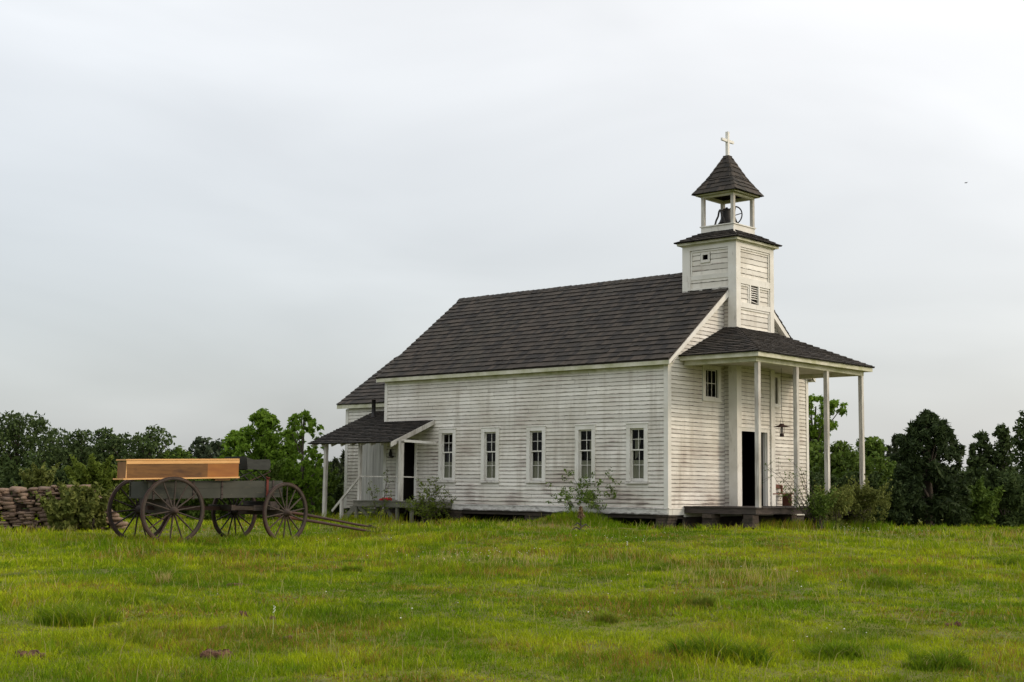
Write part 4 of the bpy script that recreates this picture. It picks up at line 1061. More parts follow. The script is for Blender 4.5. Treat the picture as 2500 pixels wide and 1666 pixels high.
o = sw.build('stone_wall', 'stone', None); tag(o, 'low dry stacked brown field stone wall at the meadow edge', 'wall')

# ================================================================== FOLIAGE
def leaves(centers, radii, n, size, seed=0, squash=1.0, shell=.55, elong=1.7, up=.15, droop=0.0, floor=None):
    r = np.random.default_rng(seed); C = np.asarray(centers, float); Rd = np.asarray(radii, float)
    if Rd.ndim == 1: Rd = np.stack([Rd, Rd, Rd*squash], -1)
    wt = Rd[:, 0]*Rd[:, 2]; wt = wt/wt.sum(); ix = r.choice(len(C), n, p=wt)
    d = r.normal(size=(n, 3)); d /= np.linalg.norm(d, axis=1)[:, None]
    rad = shell+(1-shell)*r.random(n)**.6; rad = np.where(r.random(n) < .30, rad*r.uniform(1.0, 1.42, n), rad)
    P = C[ix]+d*rad[:, None]*Rd[ix]
    if floor is not None: P[:, 2] = np.maximum(P[:, 2], floor+r.random(n)*.3)
    nr = d*.7+r.normal(size=(n, 3))*.75+np.array([0, 0, up]); nr /= np.linalg.norm(nr, axis=1)[:, None]
    t = np.cross(nr, r.normal(size=(n, 3))); t /= np.linalg.norm(t, axis=1)[:, None]; b = np.cross(nr, t)
    s = size*r.uniform(.6, 1.3, n)[:, None]
    A = P+t*s*.5*elong; Bp = P+b*s*.45+nr*s*.08; C2 = P-t*s*.5*elong; Dp = P-b*s*.45+nr*s*.08
    return np.stack([A, Bp, C2, Dp], 1).reshape(-1, 3), r.random(n)
def leafobj(name, V, rn, m, parent, off):
    me = bpy.data.meshes.new(name); n = len(V)//4
    fill(me, V-np.array(off), np.full(n, 4), np.arange(4*n))
    a = me.attributes.new('rnd', 'FLOAT', 'FACE'); a.data.foreach_set('value', rn.astype(np.float32)); me.materials.append(M[m])
    o = link(bpy.data.objects.new(name, me))
    if parent: o.parent = parent
    return o
def tree(name, label, px, depth, top_py, hw_px, m, n=9000, size=.16, cat='tree', group=None, prof=None, base_f=.06, clumps=30, cr=.40, seed=1, trunk_r=.16, shell=.25, zdrop=0, elong=1.9, squash=.85, lean=0.0, dens=1.0, wide=1.25):
    """crown filled with leaf clumps inside an outline; profile = half width along the height"""
    x, y = spot(px, depth); z0 = float(gz(x, y))-.1; top = CAM[2]+depth*(ray(px, top_py)[2]); H = top-z0; HW = hw_px*depth/F_PX
    rr = np.random.default_rng(seed)
    prof = prof or [(0, .8), (.2, 1.0), (.55, 1.0), (.78, .88), (.93, .62), (1, .35)]; HW *= wide
    t = empty(name, (x, y, z0), label=label, cat=cat, group=group)
    C = []; Rd = []; clumps = int(clumps*min(3.2, max(1., H/(2*HW))))
    for i in range(clumps):
        f = ((i+.5)/clumps)**.8 if i % 2 else rr.random()**.75
        wv = np.interp(f, [p[0] for p in prof], [p[1] for p in prof])*HW
        r_ = cr*HW*rr.uniform(.4, 1.0)*(1-.35*f); rad = max(0., wv-r_*.6)*math.sqrt(rr.uniform(.1, 1)); a = rr.random()*2*math.pi
        zz = z0+H*base_f+(H*(1-base_f)-r_*.75*squash)*f
        C.append((x+math.cos(a)*rad+lean*f, y+math.sin(a)*rad, zz)); Rd.append(r_)
    C.append((x+lean, y, top-cr*HW*.3)); Rd.append(cr*HW*.42)
    if name in ('broad_tree', 'leafy_tree', 'sweetgum_tree'):
        k_ = .62 if name != 'sweetgum_tree' else .5          # a full inner mass with many small bumps on its surface
        m_ = int(5*H/(2*HW))+3
        for i in range(m_):
            f = (i+.5)/m_; wv = np.interp(f, [p[0] for p in prof], [p[1] for p in prof])*HW; zz = z0+H*base_f+H*(1-base_f)*f*.93-wv*k_*.35*f
            C.append((x+rr.normal()*.12*HW, y+rr.normal()*.12*HW, zz)); Rd.append(wv*k_)
        for i in range(int(46*H/(2*HW))):
            f = rr.random()**.8; wv = np.interp(f, [p[0] for p in prof], [p[1] for p in prof])*HW; a = rr.random()*6.283; q_ = HW*rr.uniform(.10, .20)
            C.append((x+math.cos(a)*max(0, wv-q_*.6)+lean*f, y+math.sin(a)*max(0, wv-q_*.6), z0+H*base_f+(H*(1-base_f)-q_)*f)); Rd.append(q_)
    n = int(min(95000, max(n*.4, dens*sum(4.2*q*q for q in Rd)/(size*size)*.50)))
    V, rn = leaves(C, Rd, n, size, seed+5, squash=squash, shell=shell, elong=elong)
    leafobj('crown', V, rn, m, t, (x, y, z0))
    b = MB(); b.tube([(x, y, z0), (x+.05, y, z0+H*.3), (x+lean*.5, y+.05, z0+H*.6), (x+lean*.9, y, z0+H*.92)], [trunk_r, trunk_r*.75, trunk_r*.45, .03], 8)
    for i in rr.choice(len(C), min(len(C), 16), replace=False):
        c = C[i]; f = max(.12, (c[2]-z0)/H*.62); b.tube([(x+lean*f, y, z0+H*f), ((x+c[0])/2, (y+c[1])/2, (z0+H*f+c[2])/2+.1), c], [trunk_r*.42*(1-f*.6), trunk_r*.28*(1-f*.6), .015], 5, cap=False)
    b.build('trunk', 'bark', t)
    return t
TB = 'trees behind the stone wall'; TR = 'trees beyond the church on the right'
# left side
tree('broad_tree', 'largest dark rounded tree at the far left edge behind the stone wall', 40, 60, 1003, 98, 'leafdark', 26000, .105, group=TB, seed=1, wide=1.2, clumps=130, cr=.26)
tree('broad_tree', 'dark tree just right of the biggest one at the far left', 138, 63, 1045, 42, 'leafdark', 9000, .105, group=TB, seed=2, wide=1.5)
tree('broad_tree', 'dark round headed tree above the middle of the stone wall', 195, 62, 1047, 48, 'leafdark', 12000, .105, group=TB, seed=3, wide=1.45)
tree('broad_tree', 'narrow dark tree above the right end of the stone wall', 250, 64, 1042, 32, 'leafdark', 8000, .105, group=TB, seed=4, wide=1.5)
tree('broad_tree', 'dark tree behind the rear end of the wagon crate', 305, 63, 1054, 40, 'leafdark', 10000, .105, group=TB, seed=5, wide=1.45)
tree('broad_tree', 'tall dark tree rising over the middle of the crate', 362, 60, 1038, 58, 'leafdark', 15000, .105, group=TB, seed=6, wide=1.45)
tree('broad_tree', 'lower green tree with a sprig top just left of the sky gap', 432, 60, 1090, 40, 'leafmid', 8000, .11, group=TB, seed=7, wide=1.45)
tree('broad_tree', 'small hazy distant tree left of the bright green sweetgum', 492, 95, 1068, 32, 'leaffar', 5000, .22, group=TB, seed=8, wide=1.45)
tree('broad_tree', 'hazy distant tree partly behind the bright sweetgum', 532, 92, 1073, 32, 'leaffar', 5000, .22, group=TB, seed=9, wide=1.45)
tree('sweetgum_tree', 'small bright green tree on the left flank of the tall sweetgum', 572, 50, 1050, 34, 'leafbright', 9000, .10, group=TB, seed=10, shell=.2)
tree('sweetgum_tree', 'tall dense bright green tree behind the wagon seat', 635, 48, 996, 56, 'leafbright', 21000, .10, group=TB, seed=11, shell=.2, prof=[(0, .7), (.3, 1), (.6, .95), (.8, .8), (1, .3)])
tree('sweetgum_tree', 'bright green tree between the dense sweetgum and the airy one', 700, 49, 1050, 34, 'leafbright', 10000, .10, group=TB, seed=12, shell=.2)
tree('airy_tree', 'tall thin airy tree with sparse leaves left of the side porch', 738, 45, 1004, 50, 'leafbright', 6500, .10, group=TB, seed=13, shell=.1, dens=.42, clumps=52, cr=.19, prof=[(0, .5), (.4, .85), (.7, .95), (.9, .8), (1, .35)], trunk_r=.10)
tree('airy_tree', 'slim second airy sapling beside the side porch roof', 762, 46, 1085, 30, 'leafbright', 2000, .10, group=TB, seed=14, shell=.1, dens=.45, cr=.25, trunk_r=.07)
# right side
R1 = tree('oak_tree', 'bright oak limb showing right of the church front corner', 1985, 60, 965, 62, 'leafbright', 13000, .10, group=TR, seed=20, base_f=.55, clumps=30, cr=.30, shell=.2, prof=[(0, .4), (.3, .6), (.6, .9), (.8, 1.1), (1, .8)], lean=.35, squash=.7)
tree('leafy_tree', 'dark green bushy tree seen between the right wall and third post', 1990, 52, 1076, 66, 'leafmid', 14000, .11, group=TR, seed=21, base_f=.02)
tree('leafy_tree', 'green bushy tree directly behind the two outer porch posts', 2060, 50, 1078, 66, 'leafmid', 13000, .11, group=TR, seed=22, base_f=.02)
tree('leafy_tree', 'bushy tree with light sprigs just right of the outermost post', 2125, 52, 1066, 60, 'leafmid', 14000, .11, group=TR, seed=23, base_f=.02, prof=[(0, .8), (.4, 1), (.7, .9), (.85, .6), (1, .35)], shell=.3)
tree('cedar_tree', 'large dark conical cedar standing alone to the right of the church', 2268, 47, 1004, 100, 'leafcedar', 34000, .095, group=TR, seed=24, base_f=.0, prof=[(0, .95), (.2, 1.05), (.5, .95), (.7, .86), (.8, .74), (.9, .50), (.97, .24), (1, .10)], clumps=150, cr=.19, squash=1.35, elong=3.2, wide=1.0)
tree('leafy_tree', 'dark leafy tree right beside the big cedar', 2398, 54, 1052, 36, 'leafdark', 11000, .105, group=TR, seed=25, base_f=.0, prof=[(0, 1.2), (.4, 1.2), (.65, .8), (.85, .55), (1, .25)])
tree('leafy_tree', 'dark pointed tree second from the right edge', 2450, 54, 1033, 38, 'leafdark', 12000, .105, group=TR, seed=26, base_f=.0, prof=[(0, 1.2), (.4, 1.2), (.65, .85), (.85, .6), (1, .2)])
tree('leafy_tree', 'dark tree cut by the right edge of the picture', 2512, 52, 1000, 36, 'leafdark', 12000, .105, group=TR, seed=27, base_f=.0, prof=[(0, 1.4), (.4, 1.3), (.6, .9), (.8, .8), (1, .4)])
# pines
def pine(label, px, depth, top, hw, seed, group):
    return tree('pine_tree', label, px, depth, top, hw, 'leafpine', 2600, .16, group=group, seed=seed, base_f=.1, prof=[(0, 1), (.5, .8), (.8, .45), (1, .05)], clumps=26, cr=.42, squash=1.0, elong=3.0)
for i, (px, dp, tp, hw, lb) in enumerate(((800, 80, 1128, 16, 'grey green pine top just right of the outer side porch post'), (818, 82, 1120, 14, 'pine top midway between side porch post and wing wall'), (839, 78, 1103, 15, 'tallest pine top against the rear wing corner'),
        (2155, 90, 1084, 10, 'slender pine top left of the big cedar'), (2172, 92, 1090, 9, 'second slender pine top touching the big cedar'), (2188, 85, 1064, 12, 'pine tip peeping over the left shoulder of the cedar'),
        (2376, 90, 1085, 10, 'small pine top in the gap right of the cedar'), (2120, 92, 1095, 9, 'pine top right of the outermost porch post'))):
    pine(lb, px, dp, tp, hw, 70+i, 'distant pines')
# far woods closing the horizon
fx = []; fr = []
r0 = np.random.default_rng(3)
for px in np.arange(-150, 2700, 14):
    dp = r0.uniform(95, 115); x, y = spot(px, dp); tp = 1150+r0.uniform(-16, 10)+ (12 if px > 900 else 0)
    top = CAM[2]+dp*ray(px, tp)[2]
    for k in range(3): fx.append((x+r0.normal()*.5, y+r0.normal()*.5, top-1.1-k*1.5)); fr.append(r0.uniform(1.0, 1.6))
V, rn = leaves(fx, fr, 60000, .33, 9, squash=1.1)
o = leafobj('far_woods', V, rn, 'leaffar', None, (0, 0, 0)); tag(o, 'distant line of grey green woods along the horizon', 'woods', kind='stuff')

# undergrowth: bushes
def bush(name, label, px, depth, top_py, hw_px, m, n=5000, size=.08, seed=1, group=None, clumps=24, stems=10, shell=.05, cr=.32, base=None, prof=None, cat='bush', yoff=0):
    x, y = spot(px, depth); z0 = float(gz(x, y)) if base is None else base
    top = CAM[2]+depth*(ray(px, top_py)[2]); H = top-z0; HW = hw_px*depth/F_PX; rr = np.random.default_rng(seed)
    t = empty(name, (x, y, z0), label=label, cat=cat, group=group); C = []; Rd = []
    prof = prof or [(0, .85), (.4, 1), (.75, .8), (1, .35)]
    for i in range(clumps):
        f = rr.random(); wv = np.interp(f, [p[0] for p in prof], [p[1] for p in prof])*HW; r_ = cr*min(HW, H*.6)*rr.uniform(.5, 1.1)
        rad = max(0, wv-r_*.5)*math.sqrt(rr.random()); a = rr.random()*6.283; C.append((x+math.cos(a)*rad, y+math.sin(a)*rad, z0+r_*.4+(H-r_*1.2)*f)); Rd.append(r_)
    for i in range(clumps//2):                 # loose sprigs sticking out of the top and sides
        a = rr.random()*6.283; f = rr.uniform(.45, 1.0); wv = np.interp(f, [p[0] for p in prof], [p[1] for p in prof])*HW*rr.uniform(.7, 1.12); q0 = np.array([x+math.cos(a)*wv, y+math.sin(a)*wv, z0+H*f*.92])
        for j in range(6): C.append(tuple(q0+np.array([math.cos(a)*.06*j, math.sin(a)*.06*j, .075*j])*(1+size*4))); Rd.append((.10-.018*j)*(1+size*6))
    V, rn = leaves(C, Rd, n, size, seed+3, shell=shell, elong=1.9); V[:, 2] = np.maximum(V[:, 2], z0+.02)
    leafobj('foliage', V, rn, m, t, (x, y, z0)); b = MB()
    for i in range(min(stems, len(C))):
        c = C[i]; b.tube([(x+rr.uniform(-.1, .1), y+rr.uniform(-.1, .1), z0-.05), ((x+c[0])/2+rr.uniform(-.05, .05), (y+c[1])/2, z0+(c[2]-z0)*.6), c], [.014, .010, .004], 5, cap=False)
    b.build('stem', 'bark', t); return t
BG = 'undergrowth bushes along the meadow edge'
bush('bush', 'yellow green bush growing over the end of the stone wall', 178, 33.6, 1214, 52, 'leafolive', 9000, .075, 101, BG, clumps=36)
bush('bush', 'olive bush spilling past the right end of the stone wall', 232, 33.9, 1218, 36, 'leafolive', 6500, .075, 102, BG)
bush('bush', 'bright yellow green bush above the stone wall end', 228, 40, 1130, 46, 'leafyellow', 8000, .085, 103, BG, clumps=34)
bush('bush', 'tall light bush directly behind the rear wagon wheels', 285, 40, 1150, 40, 'leafyellow', 7000, .085, 104, BG)
bush('bush', 'small pale bush behind the middle of the stone wall', 100, 42, 1160, 36, 'leafolive', 5000, .09, 105, BG)
bush('bush', 'olive shrub peeking over the stone wall towards its left', 60, 50, 1150, 60, 'leafdark', 8000, .12, 106, BG)
for i, (px, dp, tp, hw, m, lb) in enumerate(((345, 42, 1172, 48, 'leafmid', 'green bush seen through the near rear wagon wheel'), (420, 44, 1165, 50, 'leafmid', 'dark bush behind the wagon box middle'),
        (500, 43, 1172, 50, 'leafmid', 'green bush seen under the wagon box'), (575, 44, 1160, 46, 'leafmid', 'dark bush behind the far front wagon wheel'), (645, 44, 1150, 46, 'leafmid', 'bush right behind the near front wagon wheel'),
        (712, 45, 1140, 40, 'leafbright', 'light green bush right of the front wagon wheel'), (770, 50, 1150, 44, 'leafmid', 'dark bush left of the outer side porch post'), (820, 52, 1165, 46, 'leafdark', 'dark bush between the side porch post and the wing'),
        (0, 56, 1150, 90, 'leafdark', 'dark thicket under the largest left tree'), (160, 58, 1140, 80, 'leafdark', 'dark thicket behind the stone wall'), (300, 56, 1140, 80, 'leafdark', 'dark thicket behind the crate'), (470, 58, 1130, 90, 'leafdark', 'dark thicket below the sky gap'),
        (2020, 46, 1160, 60, 'leafdark', 'dark bush behind the third porch post'), (2100, 46, 1170, 60, 'leafdark', 'dark bush behind the outermost porch post'), (2180, 46, 1190, 50, 'leafcedar', 'dark bush at the left foot of the cedar'),
        (2385, 48, 1185, 46, 'leafmid', 'lighter green bush right of the cedar foot'), (2460, 49, 1150, 60, 'leafdark', 'dark bush below the trees at the right edge'), (2350, 50, 1150, 50, 'leafdark', 'dark bush filling the gap right of the cedar'))):
    bush('bush', lb, px, dp, tp, hw, m, 12000, .078, 120+i, BG, clumps=30, shell=.3)
bush('shrub', 'grey green shrub in front of the right end of the porch deck', 2040, 37.2, 1192, 44, 'leafolive', 3600, .042, 140, 'shrubs against the church', clumps=34, shell=.1)
bush('shrub', 'wide feathery shrub hiding the foot of the outermost post', 2120, 38.5, 1182, 52, 'leafolive', 5200, .042, 141, 'shrubs against the church', clumps=40, shell=.1)
bush('shrub', 'green shrub against the deck end under the twiggy branches', 2000, 36.0, 1208, 22, 'leafmid', 1500, .042, 142, 'shrubs against the church', shell=.1)

def twiggy(name, label, root, tips, m, nl=22, size=.045, seed=1, group='shrubs against the church', spread=.13, extra=3):
    rr = np.random.default_rng(seed); root = np.array(root, float); t = empty(name, tuple(root), label=label, cat='shrub', group=group)
    b = MB(); C = []
    for tp in tips:
        tp = np.array(tp, float); mid = (root+tp)/2+rr.normal(size=3)*.10+np.array([0, 0, .14]); pts = [root+rr.normal(size=3)*.03*np.array([1, 1, 0])]
        for k in range(1, 7):
            f = k/6; p = (1-f)**2*root+2*f*(1-f)*mid+f*f*tp; pts.append(p+rr.normal(size=3)*.018)
            if f > .3:
                for e in range(extra):
                    q = p+rr.normal(size=3)*spread*(.6+f*.6); b.tube([pts[-1], q], [.004, .0018], 4, cap=False); C += [pts[-1]+(q-pts[-1])*rr.random() for _ in range(2)]+[q]
        b.tube(pts, list(np.linspace(.013, .003, len(pts))), 5, cap=False)
    b.build('stem', 'bark', t)
    V, rn = leaves(C, np.full(len(C), .075), nl*len(tips)*8, size, seed, shell=.0, elong=2.1); leafobj('foliage', V, rn, m, t, tuple(root)); return t
def P3(px, py, dep): return tuple(CAM+ray(px, py)*dep)
# shrub in front of the fourth window
D4 = 35.6
twiggy('twiggy_shrub', 'sprawling thin green shrub in front of the second window from the corner', (*ground_at(1437, 1272)[:2], -.30),
       [P3(1395, 1160, D4), P3(1372, 1195, D4), P3(1345, 1215, D4), P3(1410, 1180, D4-.4), P3(1440, 1172, D4), P3(1465, 1180, D4+.3), P3(1483, 1162, D4), P3(1492, 1190, D4), P3(1500, 1215, D4), P3(1456, 1200, D4-.5), P3(1420, 1200, D4+.4), P3(1400, 1212, D4-.3), P3(1385, 1232, D4), P3(1450, 1222, D4), P3(1436, 1205, D4), P3(1428, 1222, D4-.4), P3(1444, 1212, D4+.1), P3(1452, 1218, D4-.2), P3(1432, 1214, D4), P3(1446, 1228, D4-.3), P3(1438, 1236, D4-.3)], 'leafmid', 34, .034, 201, spread=.14)
D5 = 39.3
twiggy('twiggy_shrub', 'yellowish thin shrub growing at the right end of the side porch', (*spot(1040, D5), -.35),
       [P3(1062, 1170, D5), P3(1050, 1180, D5), P3(1035, 1185, D5), P3(1095, 1210, D5), P3(1110, 1222, D5), P3(1025, 1205, D5), P3(1070, 1190, D5), P3(1012, 1228, D5), P3(1048, 1215, D5), P3(1060, 1230, D5-.3), P3(1030, 1235, D5), P3(1045, 1245, D5-.5), P3(990, 1238, D5), P3(1075, 1240, D5)], 'leafyellow', 18, .036, 202)
twiggy('twiggy_shrub', 'thin weeds in front of the side porch railing', (*spot(925, 40.6), -.35),
       [P3(900, 1180, 40.6), P3(915, 1195, 40.6), P3(945, 1150, 41), P3(950, 1175, 40.6), P3(935, 1235, 40.6), P3(905, 1240, 40.6), P3(960, 1240, 40.6), P3(885, 1255, 40.6)], 'leafyellow', 7, .034, 203, extra=2)
D6 = 35.4
twiggy('twiggy_shrub', 'bare twiggy branches reaching left across the bench', (*spot(1995, 36.2), -.30),
       [P3(1872, 1140, D6), P3(1885, 1160, D6), P3(1902, 1148, D6), P3(1915, 1185, D6), P3(1940, 1135, D6), P3(1955, 1150, D6), P3(1930, 1165, D6), P3(1962, 1190, D6), P3(1950, 1200, D6), P3(1975, 1180, D6), P3(1985, 1200, D6), P3(1905, 1200, D6)], 'leafmid', 6, .030, 204, extra=2)

# dead mullein stalk
mx_, my_, mz_, md = ground_at(1419, 1302)
ml = empty('dead_mullein', (mx_, my_, mz_), label='dead brown weed stalk standing before the shrub by the wall', cat='weed')
b = MB(); b.tube([(mx_, my_, mz_-.05), (mx_-.02, my_, mz_+.25), (mx_-.04, my_, mz_+.60)], [.014, .012, .008], 6); b.build('stalk', 'rust', ml)
V, rn = leaves([(mx_-.02, my_, mz_+.38+.05*k) for k in range(5)], np.linspace(.07, .035, 5), 260, .04, 5, shell=.2); leafobj('seed_head', V, rn, 'leafdead', ml, (mx_, my_, mz_))
for k, (dx, zz) in enumerate(((-.24, .10), (-.18, .2), (.20, .17), (.12, .04))):
    b = MB(); rx = RXY*dx; b.tube([(mx_, my_, mz_+zz-.03), (mx_+rx[0]*.5, my_+rx[1]*.5, mz_+zz+.03), (mx_+rx[0], my_+rx[1], mz_+zz-.05)], [.02, .018, .005], 5); b.build('dead_leaf', 'deck', ml)

# ================================================================== GRASS
def blades(X, Y, H, Wd, col, lean=.35, seed=0, segs=2):
    r = np.random.default_rng(seed); n = len(X); Zg = gz(X, Y)-.01
    a = r.random(n)*2*math.pi; ln = H*lean*r.uniform(.2, 1.6, n); la_ = r.random(n)*2*math.pi
    lx_, ly_ = np.cos(la_)*ln, np.sin(la_)*ln; wx, wy_ = np.cos(a)*Wd*.5, np.sin(a)*Wd*.5
    p0 = np.stack([X-wx, Y-wy_, Zg], -1); p1 = np.stack([X+wx, Y+wy_, Zg], -1)
    mx2 = X+lx_*.35; my2 = Y+ly_*.35; q0 = np.stack([mx2-wx*.8, my2-wy_*.8, Zg+H*.6], -1); q1 = np.stack([mx2+wx*.8, my2+wy_*.8, Zg+H*.6], -1); tp = np.stack([X+lx_, Y+ly_, Zg+H*(1-.15*lean)], -1)
    V = np.stack([p0, p1, q1, q0, tp], 1).reshape(-1, 3); base = (np.arange(n)*5)[:, None]
    quad = base+np.array([0, 1, 2, 3]); tri = base+np.array([3, 2, 4])
    idx = np.concatenate([quad, tri], 1).ravel(); cnt = np.tile([4, 3], n)
    cc = np.repeat(col, 5, axis=0); shade = np.tile(np.array([1, 1, 1, 1, 1.0]), n)[:, None]
    return V, cnt, idx, np.concatenate([cc*shade, np.ones((n*5, 1))], 1)
def strawcol(n, r, a=(.30, .25, .10), b=(.20, .19, .06)):
    t = r.random(n)[:, None]; return np.array(a)*t+np.array(b)*(1-t)
def grass_mesh(name, parts, label, cat='grass', kind='stuff', group=None):
    Vs, Cs, Is, Ks = [], [], [], []; o_ = 0
    for V, c, i, k in parts: Vs.append(V); Cs.append(c); Is.append(i+o_); Ks.append(k); o_ += len(V)
    me = bpy.data.meshes.new(name); fill(me, np.concatenate(Vs), np.concatenate(Cs), np.concatenate(Is))
    a = me.attributes.new('col', 'FLOAT_COLOR', 'POINT'); a.data.foreach_set('color', np.concatenate(Ks).astype(np.float32).ravel()); me.materials.append(M['grass'])
    o = link(bpy.data.objects.new(name, me)); tag(o, label, cat, group, kind); return o
HALF = .40
def inside(X, Y):
    return ((X > -.1) & (X < W_+.2) & (Y > -.1) & (Y < 14)) | ((X > .6) & (X < 6.5) & (Y > -2.2) & (Y < 0)) | ((X > -1.6) & (X < 0) & (Y > 7.8) & (Y < 10.3))
def field(n, d0, d1, seed, per=12, spread=.035):
    """tufts: each tuft has its own height and tone"""
    r = np.random.default_rng(seed); k = n//per; d = np.sqrt(r.uniform(d0**2, d1**2, k)); a = yaw+r.uniform(-HALF, HALF, k)
    X = np.repeat(CAM[0]+np.cos(a)*d, per); Y = np.repeat(CAM[1]+np.sin(a)*d, per); d = np.repeat(d, per)
    sp = spread*(.6+d/22)*np.repeat(r.uniform(.5, 1.6, k), per); X = X+r.normal(size=len(X))*sp; Y = Y+r.normal(size=len(X))*sp
    th = np.repeat(r.random(k), per); tc = np.repeat(r.random(k), per); keep = ~inside(X, Y)
    return X[keep], Y[keep], d[keep], th[keep], tc[keep]
def gcol(X, Y, r, tc=None):
    n = len(X); tc = r.random(n) if tc is None else tc
    a = fbm(X, Y, 2.9, 20); b_ = fbm(X, Y, .55, 30); t = np.clip((a-.5)*2.2+(b_-.5)*1.9+.46+(tc-.5)*.75+r.normal(size=n)*.15, 0, 1)[:, None]
    c = np.array([.110, .195, .005])*(1-t)+np.array([.310, .372, .010])*t
    dk = fbm(X, Y, .9, 41); k = np.clip((dk-.57)*7, 0, 1)[:, None]*.6; c = c*(1-k)+np.array([.055, .115, .006])*k
    rd = fbm(X, Y, 1.2, 52)+(tc-.5)*.25; k = (np.clip((rd-.50)*5, 0, 1)*(r.random(n) < .34))[:, None]; c = c*(1-k)+np.array([.26, .15, .035])*k
    st_ = r.random(n) < .03; c[st_] = strawcol(st_.sum(), r, (.42, .36, .13), (.26, .26, .06)); return c*(.72+.56*((tc*7.3) % 1))[:, None]*r.uniform(.8, 1.2, n)[:, None]
parts = []
for (n, d0, d1, h, wd, sd_) in ((200000, 9.2, 16, .055, .0055, 1), (210000, 16, 24, .066, .0085, 2), (190000, 24, 34, .080, .012, 3), (90000, 34, 48, .11, .018, 4), (26000, 48, 64, .16, .03, 5)):
    X, Y, d, th_, tc = field(n, d0, d1, sd_); r = np.random.default_rng(sd_+50)
    tall = np.clip((fbm(X, Y, 1.9, 60)-.45)*3.2, 0, 1)
    H = h*(.30+1.25*th_**1.6)*r.uniform(.65, 1.25, len(X))*(.75+.95*tall)
    nearwall = sstep(1.0, .2, np.abs(np.where((Y > -.2) & (Y < 14), X+.35, 9)))
    H = H*(1+.25*nearwall)
    parts.append(blades(X, Y, H, wd*r.uniform(.7, 1.3, len(X)), gcol(X, Y, r, tc), .6, sd_))
# low undergrowth mat of short leaves that hides the soil
for (n, d0, d1, wd, sd_) in ((90000, 9.2, 17, .014, 11), (90000, 17, 30, .022, 12), (50000, 30, 46, .035, 13)):
    X, Y, d, th_, tc = field(n, d0, d1, sd_, 6, .05); r = np.random.default_rng(sd_+50)
    parts.append(blades(X, Y, .022*(.5+th_)*(d/14)**.4, wd*r.uniform(.6, 1.3, len(X)), gcol(X, Y, r, tc)*.85, 1.2, sd_))
# taller seed stalks and straw, gathered in loose patches
r = np.random.default_rng(77); X, Y, d, _a, _b = field(60000, 11, 40, 88, 1); k = (r.random(len(X)) < .025+.07*(fbm(X, Y, 2.4, 71) > .58)); X, Y, d = X[k], Y[k], d[k]
parts.append(blades(X, Y, r.uniform(.14, .30, len(X)), .0032+.00022*d, strawcol(len(X), r, (.40, .34, .14), (.24, .26, .07)), .45, 6))
for (px, py, rad, nn_) in ((1185, 1375, 1.3, 300), (1780, 1420, 1.0, 240), (1700, 1390, 1.2, 140), (395, 1425, .12, 70), (2420, 1310, 2.0, 260), (1500, 1375, 1.2, 120), (1330, 1290, 1.6, 160)):
    gx, gy, _, _ = ground_at(px, py); a = r.random(nn_)*6.283; q = rad*np.sqrt(r.random(nn_)); X = gx+np.cos(a)*q; Y = gy+np.sin(a)*q
    parts.append(blades(X, Y, r.uniform(.10, .27, nn_), np.full(nn_, .006), strawcol(nn_, r, (.46, .33, .15), (.34, .30, .10)), .5, int(px)))
for (u_, v_) in ((0, -.80), (0, .80), (2.66, -.78), (2.28, .78), (1.2, -.9)):
    wx_ = WG[0]+math.cos(wyaw)*u_-math.sin(wyaw)*v_; wy2 = WG[1]+math.sin(wyaw)*u_+math.cos(wyaw)*v_; nn_ = 650; rq = np.random.default_rng(int(100+u_*10+v_*3))
    lu = rq.normal(size=nn_)*.42; lv2 = rq.normal(size=nn_)*.13-.12; X = wx_+math.cos(wyaw)*lu-math.sin(wyaw)*lv2; Y = wy2+math.sin(wyaw)*lu+math.cos(wyaw)*lv2
    parts.append(blades(X, Y, rq.uniform(.07, .24, nn_), np.full(nn_, .011), gcol(X, Y, rq), .5, 700+int(u_*10)))
# weeds fringing the building
r = np.random.default_rng(5)
def fringe(n, xr, yr, h0, h1, seed):
    r = np.random.default_rng(seed); X = r.uniform(*xr, n); Y = r.uniform(*yr, n); return blades(X, Y, r.uniform(h0, h1, n), np.full(n, .012), gcol(X, Y, r)*.9, .35, seed)
parts.append(fringe(700, (-.9, -.12), (-.3, 8.2), .08, .30, 301)); parts.append(fringe(1800, (.4, 6.6), (-3.0, -2.3), .10, .36, 302)); parts.append(fringe(900, (-2.6, -1.7), (7.5, 12.5), .10, .36, 303))
gx, gy, _, _ = ground_at(1430, 1275); n = 3600; a = r.random(n)*6.283; q = 1.25*np.sqrt(r.random(n)); X = gx+np.cos(a)*q; Y = gy+np.sin(a)*q
parts.append(blades(X, Y, r.uniform(.2, .5, n)*(1.1-q/1.4), np.full(n, .012), gcol(X, Y, r)*1.05, .35, 304))
grass_mesh('meadow_grass', parts, 'yellow green rough grass covering the whole meadow')

